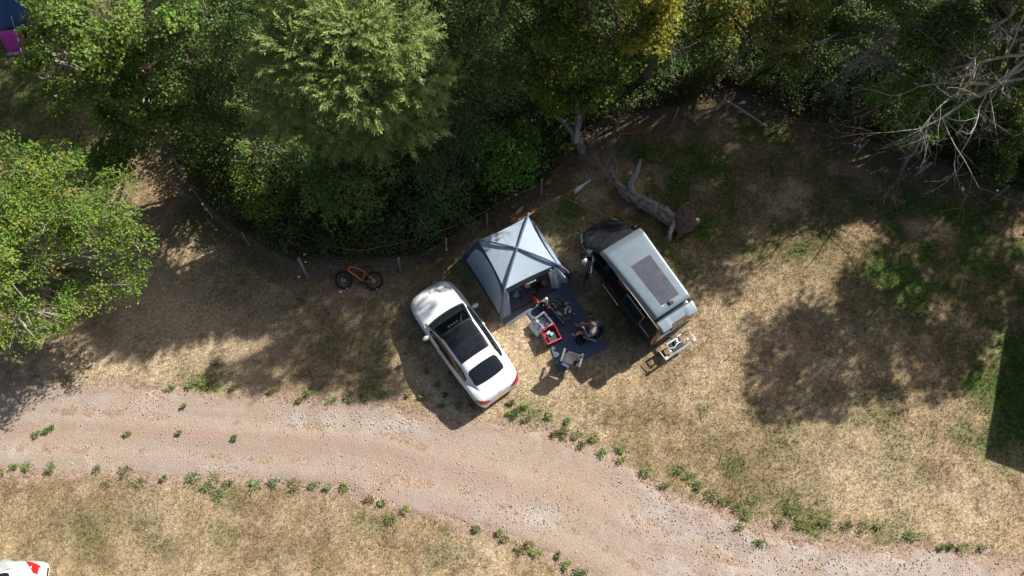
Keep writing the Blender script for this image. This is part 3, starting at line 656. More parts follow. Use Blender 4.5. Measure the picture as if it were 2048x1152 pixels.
class Shell:
    """a car-body skin: for every x a half section, t = 0 on the centre line .. 1 at the sill"""
    def __init__(s, knots, section): s.k = knots; s.sec = section; s.cache = {}
    def pt(s, x, t):
        key = round(x, 5)
        if key not in s.cache:
            sec = s.sec(x); s.cache[key] = (pch([(k, y) for k, (y, z) in zip(s.k, sec)]), pch([(k, z) for k, (y, z) in zip(s.k, sec)]))
        fy, fz = s.cache[key]; a = abs(t)
        return Vector((x, math.copysign(fy(a), t) if t else 0.0, fz(a)))
    def nrm(s, x, t):
        e = .004; du = s.pt(x + e, t) - s.pt(x - e, t); dv = s.pt(x, t + e) - s.pt(x, t - e)
        n = du.cross(dv)
        if n.length < 1e-12: return Vector((0, 0, 1))
        n.normalize()
        return n if n.dot(s.pt(x, t) - Vector((x * .8, 0, .55))) > 0 else -n
    def mesh(s, xs, ts, skip=None, cap=True):
        mb = MB(); rows = [[s.pt(x, t) for t in ts] for x in xs]
        mb.grid(rows, skip=(lambda i, k: skip((xs[i] + xs[i + 1]) / 2, (ts[k] + ts[k + 1]) / 2)) if skip else None)
        if cap: n = len(ts); b = (len(xs) - 1) * n; mb.f += [list(range(n)), list(range(b, b + n))]; mb.m += [0, 0]
        return mb
    def patch(s, fx, ft, na=10, nb=10, off=.006, mb=None):
        mb = mb or MB(); rows = []
        for i in range(na + 1):
            r = []
            for j in range(nb + 1):
                a, b = i / na, j / nb; t = ft(a, b); x = fx(a, b, t); r.append(s.pt(x, t) + s.nrm(x, t) * off)
            rows.append(r)
        return mb.grid(rows)
def rect(x0, x1, t0, t1): return (lambda a, b, t: lerp(x0, x1, a)), (lambda a, b: lerp(t0, t1, b))
def wheel(root, x, y, r=.33, w=.22):
    tm = MB(); M = Matrix.Rotation(R(90), 3, 'X')
    tm.lathe([(r * .62, -w / 2), (r * .93, -w / 2), (r, -w * .32), (r, w * .32), (r * .93, w / 2), (r * .62, w / 2)], (x, y, r), 24, M)
    o = tm.build('wheel', M_RUBBER, root)
    rm = MB(); sgn = 1 if y > 0 else -1
    rm.lathe([(r * .63, -w * .4), (r * .63, w * .51), (r * .55, w * .44), (r * .1, w * .46), (.001, w * .47)], (x, y, r), 24, Matrix.Rotation(R(-90 * sgn), 3, 'X'))
    rm.build('rim', M_ALLOY, o)

TS = sorted(set([round(v, 3) for v in np.linspace(-1, 1, 49)]))
def saloon(root, paint, body_tab=None):
    W = pch([(-2.45, .60), (-2.39, .74), (-2.2, .83), (-1.8, .885), (-1.0, .915), (0, .92), (1.0, .92), (1.6, .905), (2.0, .86), (2.22, .77), (2.36, .62), (2.45, .38)])
    ZD = pch([(-2.45, .66), (-2.42, .86), (-2.34, 1.03), (-2.1, 1.07), (-1.7, 1.09), (-1, 1.0), (1.0, 1.0), (1.3, .985), (1.8, .92), (2.15, .83), (2.35, .70), (2.45, .55)])
    def ZB(x):
        z = .22
        for xw in (1.42, -1.42):
            if abs(x - xw) < .37: z = max(z, .30 + math.sqrt(.37 ** 2 - (x - xw) ** 2))
        return z
    def sec(x):
        w, zd = W(x), ZD(x); zs = zd - .085 if abs(x) > 1.1 else .93; zb = min(ZB(x), zs - .06)
        return [(0, zd), (.38 * w, zd - .006), (.72 * w, zd - .03), (.90 * w, lerp(zd, zs, .75)), (.975 * w, zs - .06), (w, lerp(zb, zs, .55)), (.997 * w, lerp(zb, zs, .25)), (.965 * w, zb)]
    body = Shell([0, .2, .4, .55, .64, .78, .9, 1.0], sec)
    xs = sorted(set(list(np.round(np.linspace(-2.45, 2.45, 90), 4)) + [-2.44, -2.42, 2.44, 2.41]))
    ob = body.mesh(xs, TS).build('body', paint, root, angle=50)
    zr = pch([(1.18, .985), (.85, 1.14), (.55, 1.285), (.3, 1.385), (0, 1.435), (-.4, 1.45), (-.9, 1.42), (-1.2, 1.37), (-1.6, 1.23), (-1.98, 1.085)])
    wb = pch([(1.18, .76), (.6, .83), (0, .86), (-.8, .85), (-1.4, .79), (-1.98, .64)])
    wt = pch([(1.18, .73), (.85, .70), (.5, .645), (.2, .61), (-.5, .60), (-1.0, .585), (-1.5, .59), (-1.98, .58)])
    def gsec(x):
        zt, b, t = zr(x), wb(x), wt(x); zb = .94; h = max(zt - zb, .02); k = min(1, h / .35)
        return [(0, zt), (.5 * t, zt - .012 * k), (.85 * t, zt - .04 * k), (t, zt - .085 * k), (lerp(t, b, .12), zt - .13 * k), (lerp(t, b, .62), lerp(zb, zt, .38)), (b, zb)]
    gh = Shell([0, .25, .45, .55, .62, .85, 1.0], gsec)
    xg = list(np.round(np.linspace(-1.98, 1.18, 60), 4))
    wsx0 = lambda t: 1.09 - .30 * t * t; wsx1 = lambda t: .34 - .16 * t * t
    gh.mesh(xg, TS, skip=lambda x, t: abs(t) < .49 and wsx1(t) + .02 < x < wsx0(t) - .02, cap=False).build('cabin', paint, root, angle=50)
    gh.patch(lambda a, b, t: lerp(wsx0(t), wsx1(t), a), lambda a, b: lerp(-.54, .54, b), 10, 16, .005).build('windscreen', M_WIND, root)
    fr = MB()
    for f0, f1 in ((lambda t: wsx0(t) + .03, lambda t: wsx0(t) - .055), (lambda t: wsx1(t) + .04, lambda t: wsx1(t) - .055)):
        gh.patch(lambda a, b, t, f0=f0, f1=f1: lerp(f0(t), f1(t), a), lambda a, b: lerp(-.55, .55, b), 2, 16, .007, fr)
    for sg in (-1, 1): gh.patch(lambda a, b, t: lerp(wsx0(t), wsx1(t), a), lambda a, b, sg=sg: sg * lerp(.505, .55, b), 10, 1, .007, fr)
    fr.build('windscreen_surround', M_BLACKP, root)
    gh.patch(lambda a, b, t: lerp(.29 - .16 * t * t, -.34 - .05 * t * t, a), lambda a, b: lerp(-.505, .505, b), 8, 14, .006).build('roof_glass_front', M_ROOFGLASS, root, label='front pane of the dark panoramic roof')
    gh.patch(lambda a, b, t: lerp(-.352 - .05 * t * t, -.90 - .03 * t * t, a), lambda a, b: lerp(-.505, .505, b), 8, 14, .006).build('roof_glass_rear', M_ROOFGLASS, root, label='rear pane of the dark panoramic roof')
    def rwt(a, b):
        s_ = 2 * b - 1; wd = .50 + .03 * a - .05 * max(0, abs(2 * a - 1) - .7) / .3; return s_ * wd
    gh.patch(lambda a, b, t: lerp(-1.23 - .10 * t * t, -1.84 + .20 * t * t, a), rwt, 12, 16, .006).build('rear_window', M_GLASS, root)
    for sg in (-1, 1):
        top = lambda x: .66 + .0 * x
        def sw(x0, x1, nm):
            gh.patch(lambda a, b, t: lerp(x0, x1, a), lambda a, b: sg * lerp(.665 + .05 * max(0, (lerp(x0, x1, a) - .35)) + .13 * max(0, -1.05 - lerp(x0, x1, a)) / .35, .955, b), 12, 5, .006).build(nm, M_GLASS, root)
        sw(.80, -.08, 'front_door_window'); sw(-.13, -.95, 'rear_door_window'); sw(-.99, -1.36, 'quarter_window')
        gh.patch(*rect(.86, -1.42, sg * .958, sg * .985), 16, 1, .012).build('chrome_strip', M_CHROME, root)
        mb = MB(); mb.sphere((.70, sg * 1.02, 1.0), (.085, .12, .075), 12); mb.box((.72, sg * .93, .96), (.06, .14, .035)); mb.build('mirror', paint, root)
        for x0, x1, nm in ((2.36, 1.98, 'headlight'),):
            body.patch(*rect(x0, x1, sg * .50, sg * .66), 6, 6, .007).build(nm, M_LENS, root)
        body.patch(lambda a, b, t: lerp(-2.432 + .0 * a, lerp(-2.385, -2.10, b ** 1.6), a), lambda a, b, sg=sg: sg * lerp(.34, .66, b), 6, 12, .009).build('tail_light', M_RED, root)
        for x in (.05, -.92):
            hm = MB(); p = body.pt(x, sg * .66); hm.box(p + Vector((0, sg * .012, .0)), (.19, .03, .028)); hm.build('door_handle', paint, root, bevel=.008)
        for x in (1.42, -1.42): wheel(root, x, sg * .79)
    for sg in (-1, 1): gh.patch(lambda a, b, t: lerp(.84, -1.40, a), lambda a, b, sg=sg: sg * lerp(.655 + .05 * max(0, lerp(.84, -1.40, a) - .35) + .13 * max(0, -1.05 - lerp(.84, -1.40, a)) / .35, .96, b), 24, 5, .003).build('window_surround', M_BLACKP, root)
    gh.patch(lambda a, b, t: lerp(.33 - .16 * t * t, -.91 - .03 * t * t, a), lambda a, b: lerp(-.51, .51, b), 14, 14, .003).build('roof_glass_base', M_BLACKP, root)
    gapm = mat('gap_dark', (.16, .16, .165), rough=.8)
    for sg in (-1, 1):
        for x in (.86, -.11, -1.02): body.patch(*rect(x, x - .008, sg * .60, sg * .98), 1, 10, .002).build('door_gap', gapm, root)
        body.patch(lambda a, b, t: lerp(1.05, 2.16, a), lambda a, b, sg=sg: sg * lerp(.505, .511, b), 16, 1, .002).build('bonnet_gap', gapm, root)
        body.patch(lambda a, b, t: lerp(-1.95, -2.37, a), lambda a, b, sg=sg: sg * lerp(.47, .476, b), 8, 1, .002).build('boot_gap', gapm, root)
    for y0, y1 in ((.38, -.28), (-.12, -.66)):
        pts = [gh.pt(lerp(1.0, 1.03, k / 4) - .25 * (lerp(y0, y1, k / 4) / .76 * .55) ** 2 - .03, lerp(y0, y1, k / 4) / .76 * .5) + Vector((0, 0, .022)) for k in range(5)]
        w = MB(); w.tube(pts, .010, 5); w.build('wiper', M_BLACKP, root)
    em = MB(); p = body.pt(-2.37, 0); em.tube([p + Vector((-.012 + .0 * k, .045 * math.cos(k * math.pi / 6), .045 * math.sin(k * math.pi / 6) - .01)) for k in range(12)], .006, 5, closed=True)
    em.tube([p + Vector((-.012, 0, -.01)), p + Vector((-.012, 0, .035))], .005, 4); em.tube([p + Vector((-.012, 0, -.01)), p + Vector((-.012, .039, -.032))], .005, 4); em.tube([p + Vector((-.012, 0, -.01)), p + Vector((-.012, -.039, -.032))], .005, 4)
    em.build('badge', M_CHROME, root)
    nb = MB(); nb.box((2.09, .0, body.pt(2.09, 0).z + .004), (.045, .045, .008)); nb.build('bonnet_badge', M_BLACKP, root, bevel=.003)
    pm = MB(); pm.box((-2.452, 0, .60), (.012, .52, .11)); pm.build('number_plate', M_PLATE, root)
    bm = MB(); bm.box((-2.40, 0, .30), (.12, 1.2, .10)); bm.build('rear_diffuser', M_BLACKP, root, bevel=.02)
    # inside, seen through the windscreen
    im = MB(); im.box((.62, 0, 1.015), (.42, 1.18, .03)); im.box((.50, 0, 1.045), (.16, .5, .05)); im.build('dashboard', M_DASH, root, bevel=.02)
    vm = MB()
    for y in (-.16, -.05, .06, .17): vm.lathe([(.042, 0), (.042, .02), (.022, .024)], (.56, y, 1.07), 10)
    vm.build('air_vents', M_CHROME, root)
    st = MB(); st.tube([Vector((.33 + .06 * math.sin(k * math.pi / 8) * .5, -.36 + .17 * math.cos(k * math.pi / 8), 1.08 + .14 * math.sin(k * math.pi / 8))) for k in range(16)], .014, 6, closed=True)
    st.box((.33, -.36, 1.07), (.03, .3, .05)); st.build('steering_wheel', M_BLACKP, root)
    return body, gh

a, b = P(1003, 789, .75), P(851, 576, .6)
car_c = (a + b) / 2
car = thing('saloon_car', 'white saloon car with dark glass roof parked beside the blue tent', 'car', (car_c.x, car_c.y, 0), rzdir(a, b))
saloon(car, M_WHITE); car.scale = (.985, 1.03, 1.0)

# ------------------------------------------------------------------ camper van with elevating roof
M_VAN = mat('van_black_paint', (0.016, 0.019, 0.025), rough=.22, coat=1, var=.1, scale=3)
M_POP = mat('poptop_grey', (0.185, 0.23, 0.275), rough=.38, metal=.25, coat=.25, var=.05, scale=4)
M_POPS = mat('poptop_silver', (0.32, 0.38, 0.43), rough=.35, metal=.25, coat=.3, var=.05, scale=4)
M_SOLAR = mat('solar_film', (0.075, 0.078, 0.095), rough=.32, coat=.3, var=.12, scale=5)
M_COVER = mat('cover_cloth', (0.012, 0.014, 0.018), rough=.62, var=.35, scale=5, bump=.5, bscale=6)
M_INT = mat('van_trim', (0.045, 0.042, 0.042), rough=.85, var=.2, scale=15)
M_PIPING = mat('red_piping', (0.42, 0.06, 0.04), rough=.6)
M_WHITEP = mat('white_plastic', (0.72, 0.74, 0.76), rough=.45, var=.05, scale=15)

def van(root):
    W = pch([(-2.46, .84), (-2.36, .93), (-1.5, .95), (1.2, .95), (1.75, .92), (2.1, .83), (2.34, .64), (2.47, .36)])
    ZT = pch([(-2.46, .98), (-2.43, 1.5), (-2.32, 1.90), (-2.2, 1.95), (.7, 1.96), (.95, 1.88), (1.35, 1.58), (1.7, 1.27), (1.9, 1.16), (2.2, 1.05), (2.38, .90), (2.47, .68)])
    WT = pch([(-2.46, .78), (-2.3, .74), (.6, .74), (.95, .74), (1.35, .78), (1.75, .80), (2.0, .74), (2.25, .60), (2.47, .30)])
    def ZB(x):
        z = .26
        for xw in (1.52, -1.5):
            if abs(x - xw) < .40: z = max(z, .28 + math.sqrt(.40 ** 2 - (x - xw) ** 2))
        return z
    def sec(x):
        w, zt, t = W(x), ZT(x), WT(x); zbelt = min(1.10, zt - .14); zb = min(ZB(x), zbelt - .08)
        return [(0, zt), (.5 * t, zt - .012), (.86 * t, zt - .045), (t, zt - .11), (lerp(t, w, .55), lerp(zt - .11, zbelt, .6)), (lerp(t, w, .93), zbelt), (w, lerp(zb, zbelt, .6)), (.975 * w, zb)]
    sh = Shell([0, .2, .38, .46, .60, .72, .86, 1.0], sec)
    xs = sorted(set(list(np.round(np.linspace(-2.46, 2.47, 100), 4)) + [.50, 1.42, -.58, .42]))
    slide = lambda x, t: -.58 < x < .42 and .48 < t < .965
    cab = lambda x, t: .50 < x < 1.42 and .47 < t < .955
    sh.mesh(xs, TS, skip=lambda x, t: slide(x, t) or cab(x, t)).build('body', M_VAN, root, angle=45)
    # elevating roof: tapered moulded lid with a rim
    def lid(x):
        w = pch([(-1.98, .74), (0, .82), (1.02, .87)])(x); e = min(1, max(0, (1.03 - x) / .25), 1); f_ = min(1, (x + 2.0) / .12)
        zt = 2.12 + .15 * (e ** .5 if e > 0 else 0) * 1.0 - .05 * (1 - max(0, f_)); return w, zt
    def lsec(x):
        w, zt = lid(x); return [(0, zt), (.5 * w, zt - .004), (.90 * w, zt - .012), (.965 * w, zt - .04), (.985 * w, 2.09), (w, 2.07), (w * 1.0, 1.955)]
    ls = Shell([0, .3, .6, .68, .78, .9, 1.0], lsec)
    xl = sorted(set(list(np.round(np.linspace(-1.98, 1.02, 50), 4)) + [-1.97, -1.95, 1.01, .98]))
    ls.mesh(xl, TS).build('elevating_roof', M_POP, root, angle=35)
    for sg in (-1, 1):
        g = MB(); ls.patch(*rect(-1.93, .80, sg * .63, sg * .64), 20, 1, .003, g)
        g.build('roof_seam', M_POP, root)
    g = MB(); ls.patch(*rect(.42, .41, -.6, .6), 1, 10, .003, g)
    g.build('roof_seam', M_POPS, root)
    ls.patch(lambda a, b, t: lerp(-.02, -1.72, a), lambda a, b: lerp(-.34, .25, b), 12, 6, .006).build('solar_panel', M_SOLAR, root)
    vb = MB(); vb.box((-1.82, .0, 2.295), (.10, .16, .07)); vb.box((-1.76, .05, 2.285), (.07, .09, .05)); vb.build('cable_gland', M_BLACKP, root, bevel=.012)
    tb = MB(); tb.box((-1.75, .30, 2.275), (.03, .09, .012)); tb.build('panel_tab', M_WHITEP, root)
    # side rails below the roof
    for sg in (-1, 1):
        sh.patch(*rect(1.0, -2.25, sg * .455, sg * .475), 20, 1, .014).build('roof_gutter', M_CHROME if sg > 0 else M_VAN, root)
    sh.patch(*rect(-.62, -2.22, -.50, -.68), 12, 5, .006).build('rear_side_window', M_GLASS, root)
    sh.patch(*rect(.45, -.56, -.50, -.68), 12, 5, .006).build('side_window', M_GLASS, root)
    sh.patch(*rect(1.5, .52, -.52, -.68), 12, 5, .006).build('cab_window', M_GLASS, root)
    sh.patch(*rect(-1.68, -2.22, .50, .68), 8, 5, .006).build('rear_side_window', M_GLASS, root)
    # sliding door pushed back along the flank
    dm = sh.patch(*rect(-.60, -1.66, .50, .955), 12, 12, .075); sd = dm.build('sliding_door', M_VAN, root, solid=.035)
    sh.patch(*rect(-.66, -1.60, .53, .70), 10, 5, .082).build('door_window', M_GLASS, sd)
    sh.patch(*rect(-.62, -1.64, .705, .72), 10, 1, .088).build('door_trim', M_CHROME, sd)
    h = MB(); h.box(sh.pt(-.75, .77) + Vector((0, .10, 0)), (.16, .03, .05)); h.build('door_handle', M_BLACKP, sd, bevel=.01)
    rl = MB(); rl.tube([sh.pt(x, .735) + Vector((0, .012, 0)) for x in np.linspace(-.6, -2.2, 8)], .014, 6); rl.build('door_rail', M_ALLOY, root)
    # front door swung open, seen almost edge-on
    hinge = sh.pt(1.42, .72); hinge.z = 0
    ang = R(-44); D = Matrix.Rotation(ang, 3, 'Z')
    dmb = MB(); rows = []
    for i in range(9):
        x = lerp(0, -1.0, i / 8); r = []
        for t in np.linspace(.5, .955, 10):
            p = sh.pt(1.40 + x * .92, t); q = Vector((x, p.y - hinge.y, p.z)); r.append(Vector((hinge.x, hinge.y, 0)) + D @ q)
        rows.append(r)
    dmb.grid(rows); fdo = dmb.build('front_door', M_VAN, root, solid=.06)
    def dpt(x, t, o=0):
        p = sh.pt(1.40 + x * .92, t); q = Vector((x, p.y - hinge.y + o, p.z)); return Vector((hinge.x, hinge.y, 0)) + D @ q
    w = MB(); w.grid([[dpt(x, t, .012) for t in (.53, .6, .69)] for x in np.linspace(-.1, -.93, 8)]); w.build('door_window', M_GLASS, fdo)
    w = MB(); w.tube([dpt(x, .50, .02) for x in np.linspace(-.05, -.95, 6)], .016, 6); w.build('window_trim', M_CHROME, fdo)
    # mirrors
    mm = MB(); p = dpt(-.12, .70, .12); mm.sphere(p, (.07, .12, .12), 10); mm.build('mirror', M_BLACKP, fdo)
    mm = MB(); mm.sphere((1.42, -1.08, 1.16), (.08, .14, .12), 10); mm.box((1.42, -.96, 1.1), (.06, .14, .05)); mm.build('mirror', M_BLACKP, root)
    # windscreen and the cloth over it
    sh.patch(lambda a, b, t: lerp(1.68 - .25 * t * t, .98 - .1 * t * t, a), lambda a, b: lerp(-.42, .42, b), 8, 10, .004).build('windscreen', M_GLASS, root)
    def cx(a, b, t): return lerp(2.26 - .55 * t * t + .10 * math.sin(9 * b) * (1 - a), 1.02 + .05 * math.sin(7 * b) - .3 * max(0, t - .2), a)
    cv = MB(); rows = []
    for i in range(19):
        r = []
        for j in range(23):
            a_, b_ = i / 18, j / 22; t = lerp(-.60, .47, b_); x = cx(a_, b_, t); x = min(x, 2.44)
            r.append(sh.pt(x, t) + sh.nrm(x, t) * (.022 + .020 * math.sin(a_ * 9 + b_ * 5) * math.sin(b_ * 11 + a_ * 3) + .018 * (math.sin(14 * a_ - 6 * b_) ** 2)))
        rows.append(r)
    cv.grid(rows).build('windscreen_cover', M_COVER, root, label='crumpled black cloth cover over windscreen and bonnet')
    for sg in (-1, 1): sh.patch(*rect(2.33, 2.02, sg * .50, sg * .66), 6, 5, .006).build('headlight', M_LENS, root)
    g = sh.patch(*rect(2.462, 2.44, -.35, .35), 2, 8, .006); g.build('grille', M_BLACKP, root)
    # rear end
    sp = MB(); rows = []
    for x, z in ((-2.06, 1.985), (-2.12, 2.035), (-2.34, 2.0), (-2.48, 1.93), (-2.47, 1.89)):
        rows.append([Vector((x - (.0 if abs(y) > .34 or x > -2.3 else -.09), y * (1 if x > -2.2 else .96), z - .03 * (y / .78) ** 2)) for y in np.linspace(-.78, .78, 21)])
    sp.grid(rows).build('roof_spoiler', M_POPS, root, solid=.03, angle=30)
    rw = MB(); rw.grid([[Vector((lerp(-2.36, -2.452, k) - .015, y, lerp(1.83, 1.18, k))) for y in np.linspace(-.7, .7, 9)] for k in (0, .25, .5, .75, 1)]); rw.build('rear_window', M_GLASS, root)
    for sg in (-1, 1):
        sh.patch(*rect(-2.43, -2.36, sg * .60, sg * .84), 3, 6, .008).build('tail_light', M_RED, root)
        for x in (1.52, -1.5): wheel(root, x, sg * .82, .34, .23)
    bp = MB(); rows = []
    for z, o in ((.34, .0), (.42, .06), (.55, .08), (.62, .05), (.64, -.04)):
        rows.append([Vector((-2.44 - o * (1 - .45 * (y / .93) ** 4) + .05 * (y / .93) ** 6, y, z)) for y in np.linspace(-.93, .93, 17)])
    bp.grid(rows).build('rear_bumper', mat('bumper_blue_grey', (.075, .09, .115), rough=.5, var=.1), root, solid=.03)
    ch = MB(); ch.tube([(-2.47, y, 1.12) for y in np.linspace(-.5, .5, 5)], .016, 6); ch.build('tailgate_trim', M_CHROME, root)
    # inside
    fl = MB(); fl.box((-.55, 0, .44), (3.4, 1.66, .05)); fl.build('floor', M_INT, root)
    mt = MB(); mt.box((-.08, .62, .475), (.86, .40, .014)); mo = mt.build('floor_mat', M_INT, root)
    pp = MB(); pp.tube([(-.49, .44, .488), (.33, .44, .488), (.35, .46, .488), (.35, .80, .488), (-.49, .80, .488)], .011, 5, closed=True); pp.build('piping', M_PIPING, mo)
    kb = MB(); kb.box((-.35, .22, .80), (1.1, .42, .68)); kb.build('kitchen_unit', mat('unit_grey', (.12, .11, .11), rough=.7, var=.15), root, bevel=.015)
    pl = MB(); pl.lathe([(.001, .02), (.09, .02), (.10, 0), (.10, -.01)], (.16, .30, 1.16), 20); pl.build('plate', M_WHITEP, root)
    for y in (.42, -.45):
        s_ = MB(); s_.box((.98, y, .70), (.52, .50, .18)); s_.box((.72, y, 1.05), (.14, .48, .62)); s_.box((.72, y, 1.43), (.11, .26, .18)); s_.build('cab_seat', M_INT, root, bevel=.04)
    db = MB(); db.box((1.52, 0, 1.08), (.34, 1.4, .16)); db.build('dashboard', M_DASH, root, bevel=.03)
    sl = MB(); sl.tube([sh.pt(x, .965) + Vector((0, .004, 0)) for x in np.linspace(.42, -.58, 6)], .016, 5); sl.build('door_sill', M_ALLOY, root)
    return sh

a, b = P(1345, 668, .55), P(1183, 449, .7)
van_c = (a + b) / 2; van_rz = rzdir(a, b)
van_o = thing('camper_van', 'black camper van with grey elevating roof and solar panel', 'van', (van_c.x, van_c.y, 0), van_rz)
van_sh = van(van_o)
VM = Matrix.Translation((van_c.x, van_c.y, 0)) @ Matrix.Rotation(van_rz, 4, 'Z')

# white glove-like cloth hanging from the open door's mirror
gl = MB(); gc = P(1171, 521, 1.25)
for k in range(7):
    an = k * .95; gl.tube([gc, gc + Vector((math.cos(an) * .10, math.sin(an) * .07, -.06)), gc + Vector((math.cos(an) * .10, math.sin(an) * .13, -.2))], [.04, .03, .014], 6)
gl.sphere(gc, (.07, .09, .05), 10)
gl.build('cloth', mat('white_cloth', (.75, .75, .76), rough=.9, var=.08, bump=.5, bscale=25), None, label='white cloth hanging over the mirror of the open van door', cat='cloth')

# cycle carrier on the tow bar
rk = thing('cycle_carrier', 'white and silver folded cycle carrier behind the camper van', 'cycle carrier', tuple((VM @ Vector((-2.92, .10, 0)))), van_rz)
M_RACKW = mat('rack_white', (.55, .56, .58), rough=.35, var=.05); M_RACKS = mat('rack_silver', (.50, .53, .56), rough=.3, metal=.7)
m_ = MB(); m_.box((-.20, 0, .50), (.075, 1.16, .05)); m_.build('wheel_rail', M_RACKS, rk, bevel=.015)
for y in (-.62, .62):
    m_ = MB(); m_.box((-.19, y, .52), (.12, .15, .09)); m_.build('lamp_housing', M_RACKW, rk, bevel=.02)
    m_ = MB(); m_.tube([(-.16, y * 1.06, .50), (.08, y * 1.08, .52), (.16, y * 1.06, .52)], .018, 8); m_.build('end_bar', M_RACKW, rk)
m_ = MB(); m_.tube([(.20, -.6, .52), (.21, -.1, .54), (.22, .36, .54)], .022, 8); m_.build('cross_tube', M_BLACKP, rk)
m_ = MB(); m_.box((.20, .13, .58), (.07, .46, .06)); m_.build('clamp_arm', M_RACKW, rk, bevel=.02)
m_ = MB(); m_.box((.23, -.24, .58), (.07, .2, .06)); m_.build('clamp_arm', M_RACKW, rk, bevel=.02)
m_ = MB(); m_.tube([(.19, .36, .56), (.02, .33, .60), (-.04, .15, .60), (.02, .02, .60), (.03, -.10, .58)], .026, 8); m_.build('frame_holder', M_RACKW, rk)
m_ = MB(); m_.tube([(.20, -.12, .58), (.10, -.05, .6), (.02, -.10, .58), (.0, -.2, .55)], .020, 8); m_.build('frame_holder', M_RACKS, rk)
for p_ in ((-.06, .36), (-.04, -.42)):
    m_ = MB(); m_.lathe([(.045, 0), (.05, .02), (.045, .05), (.02, .06)], (p_[0], p_[1], .52), 12); m_.build('knob', M_RACKW, rk)
m_ = MB(); m_.box((.30, .0, .47), (.72, .09, .07)); m_.box((0, 0, .45), (.42, .5, .05)); m_.build('tow_frame', M_BLACKP, rk, bevel=.01)
m_ = MB(); m_.box((-.28, 0, .40), (.012, .50, .10)); m_.build('plate_holder', M_BLACKP, rk)

# ------------------------------------------------------------------ the half-covered white car at the bottom left corner
hc = P(-20, 1158, .9)
hcar = thing('hatchback_car', 'white car with red tail light in the bottom left corner', 'car', (hc.x - 1.0, hc.y - .58, 0), R(187))
hb, hg = saloon(hcar, M_WHITE)
tp = MB(); rows = []; HM = Matrix.Translation(hcar.location) @ Matrix.Rotation(R(187), 4, 'Z')
for i in range(33):
    r = []
    for j in range(33):
        v = lerp(-1, 1, j / 32); x = lerp(lerp(-1.95, -.95, (v + 1) / 2) + .12 * math.sin(11 * v), 2.2, i / 32); a_ = min(1, abs(v) / .72); sg = 1 if v >= 0 else -1
        fold = .03 * math.sin(7 * x + 9 * v) + .02 * math.sin(17 * v - 5 * x)
        p = hg.pt(x, sg * a_ * .999) if -1.98 < x < 1.12 else hb.pt(x, sg * a_ * .6)
        p.z = max(p.z, hb.pt(x, sg * a_ * .5).z - .02)
        if abs(v) > .72: k = (abs(v) - .72) / .28; p = p + Vector((0, sg * (.16 * k ** .5 + .03 * math.sin(13 * x)), -.42 * k))
        r.append(HM @ (p + Vector((0, sg * .03 * a_, .04 + fold))))
    rows.append(r)
tp.grid(rows).build('car_cover', mat('grey_tarpaulin', (.40, .42, .42), rough=.6, var=.12, scale=5, bump=.3, bscale=12), None, solid=.01, label='crumpled grey cover thrown over the corner car', cat='car cover')

# ------------------------------------------------------------------ motorhome parked past the right edge: its shade reaches into the picture
mh = thing('motorhome', 'white motorhome parked past the right edge, shading the green grass', 'motorhome', (0, 0, 0), 0)
mh.location = (18.97, 4.47, 0); mh.rotation_euler = (0, 0, R(67.8))      # local x: along its length, local y < 0: its width away from the camera
m_ = MB(); m_.prism([(0, .42), (.02, 2.2), (.2, 2.7), (4.3, 2.72), (5.1, 2.75), (5.5, 2.3), (5.6, 1.5), (6.4, 1.2), (6.6, .8), (6.55, .42)], -2.2, 0)
m_.v = [(x, z_, y) for (x, y, z_) in m_.v]; m_.build('body', M_WHITE, mh, bevel=.09, seg=4)
for x0, w_ in ((1.0, .9), (2.7, .8), (4.1, .7)):
    m_ = MB(); m_.box((x0, .008, 1.75), (w_, .03, .5)); m_.build('window', M_GLASS, mh, bevel=.01)
m_ = MB(); m_.box((3.3, .01, 1.2), (.62, .03, 1.5)); m_.build('door', M_WHITEP, mh, bevel=.01)
for x0 in (1.5, 5.6):
    for y0 in (-.16, -2.04): wheel(mh, x0, y0, .34, .22)

# ================================================================== CAMP
M_TENT = mat('tent_pale_blue', (0.50, 0.60, 0.70), rough=.75, var=.04, scale=3, bump=.25, bscale=7, sheen=.2)
_n = M_TENT.node_tree.nodes; _l = M_TENT.node_tree.links; _t = _n.new('ShaderNodeBsdfTranslucent'); _t.inputs['Color'].default_value = (.66, .74, .82, 1)
_m = _n.new('ShaderNodeMixShader'); _m.inputs[0].default_value = .24; _l.new(_n['Principled BSDF'].outputs[0], _m.inputs[1]); _l.new(_t.outputs[0], _m.inputs[2]); _l.new(_m.outputs[0], _n['Material Output'].inputs['Surface'])
M_TENTM = mat('tent_mid_blue', (0.26, 0.33, 0.42), rough=.8, var=.06, scale=3, bump=.25, bscale=8)
M_TENTD = mat('tent_dark_blue', (0.055, 0.078, 0.125), rough=.75, var=.1, scale=4, bump=.25, bscale=8)
M_BEAM = mat('air_beam', (0.10, 0.13, 0.195), rough=.65, var=.08, scale=8)
M_SHEET = mat('groundsheet_grey', (0.14, 0.145, 0.17), rough=.85, var=.12, scale=5, bump=.15, bscale=20)
M_MAT = mat('blue_mat', (0.095, 0.13, 0.20), rough=.85, var=.12, scale=4, bump=.3, bscale=14)
M_DGREY = mat('dark_grey_fabric', (0.07, 0.068, 0.075), rough=.9, var=.15, scale=12, bump=.2)
M_LGREY = mat('light_grey_fabric', (0.24, 0.24, 0.26), rough=.85, var=.12, scale=10, bump=.2)
M_REDF = mat('red_fabric', (0.42, 0.02, 0.03), rough=.7, var=.15, scale=8, bump=.2)
M_ORANGE = mat('orange_plastic', (0.72, 0.22, 0.03), rough=.4, var=.05)
M_FOIL = mat('silver_foil', (0.48, 0.48, 0.50), rough=.38, metal=.55, var=.2, scale=9, bump=.6, bscale=10)
M_STEEL = mat('steel', (0.45, 0.46, 0.48), rough=.35, metal=.8)

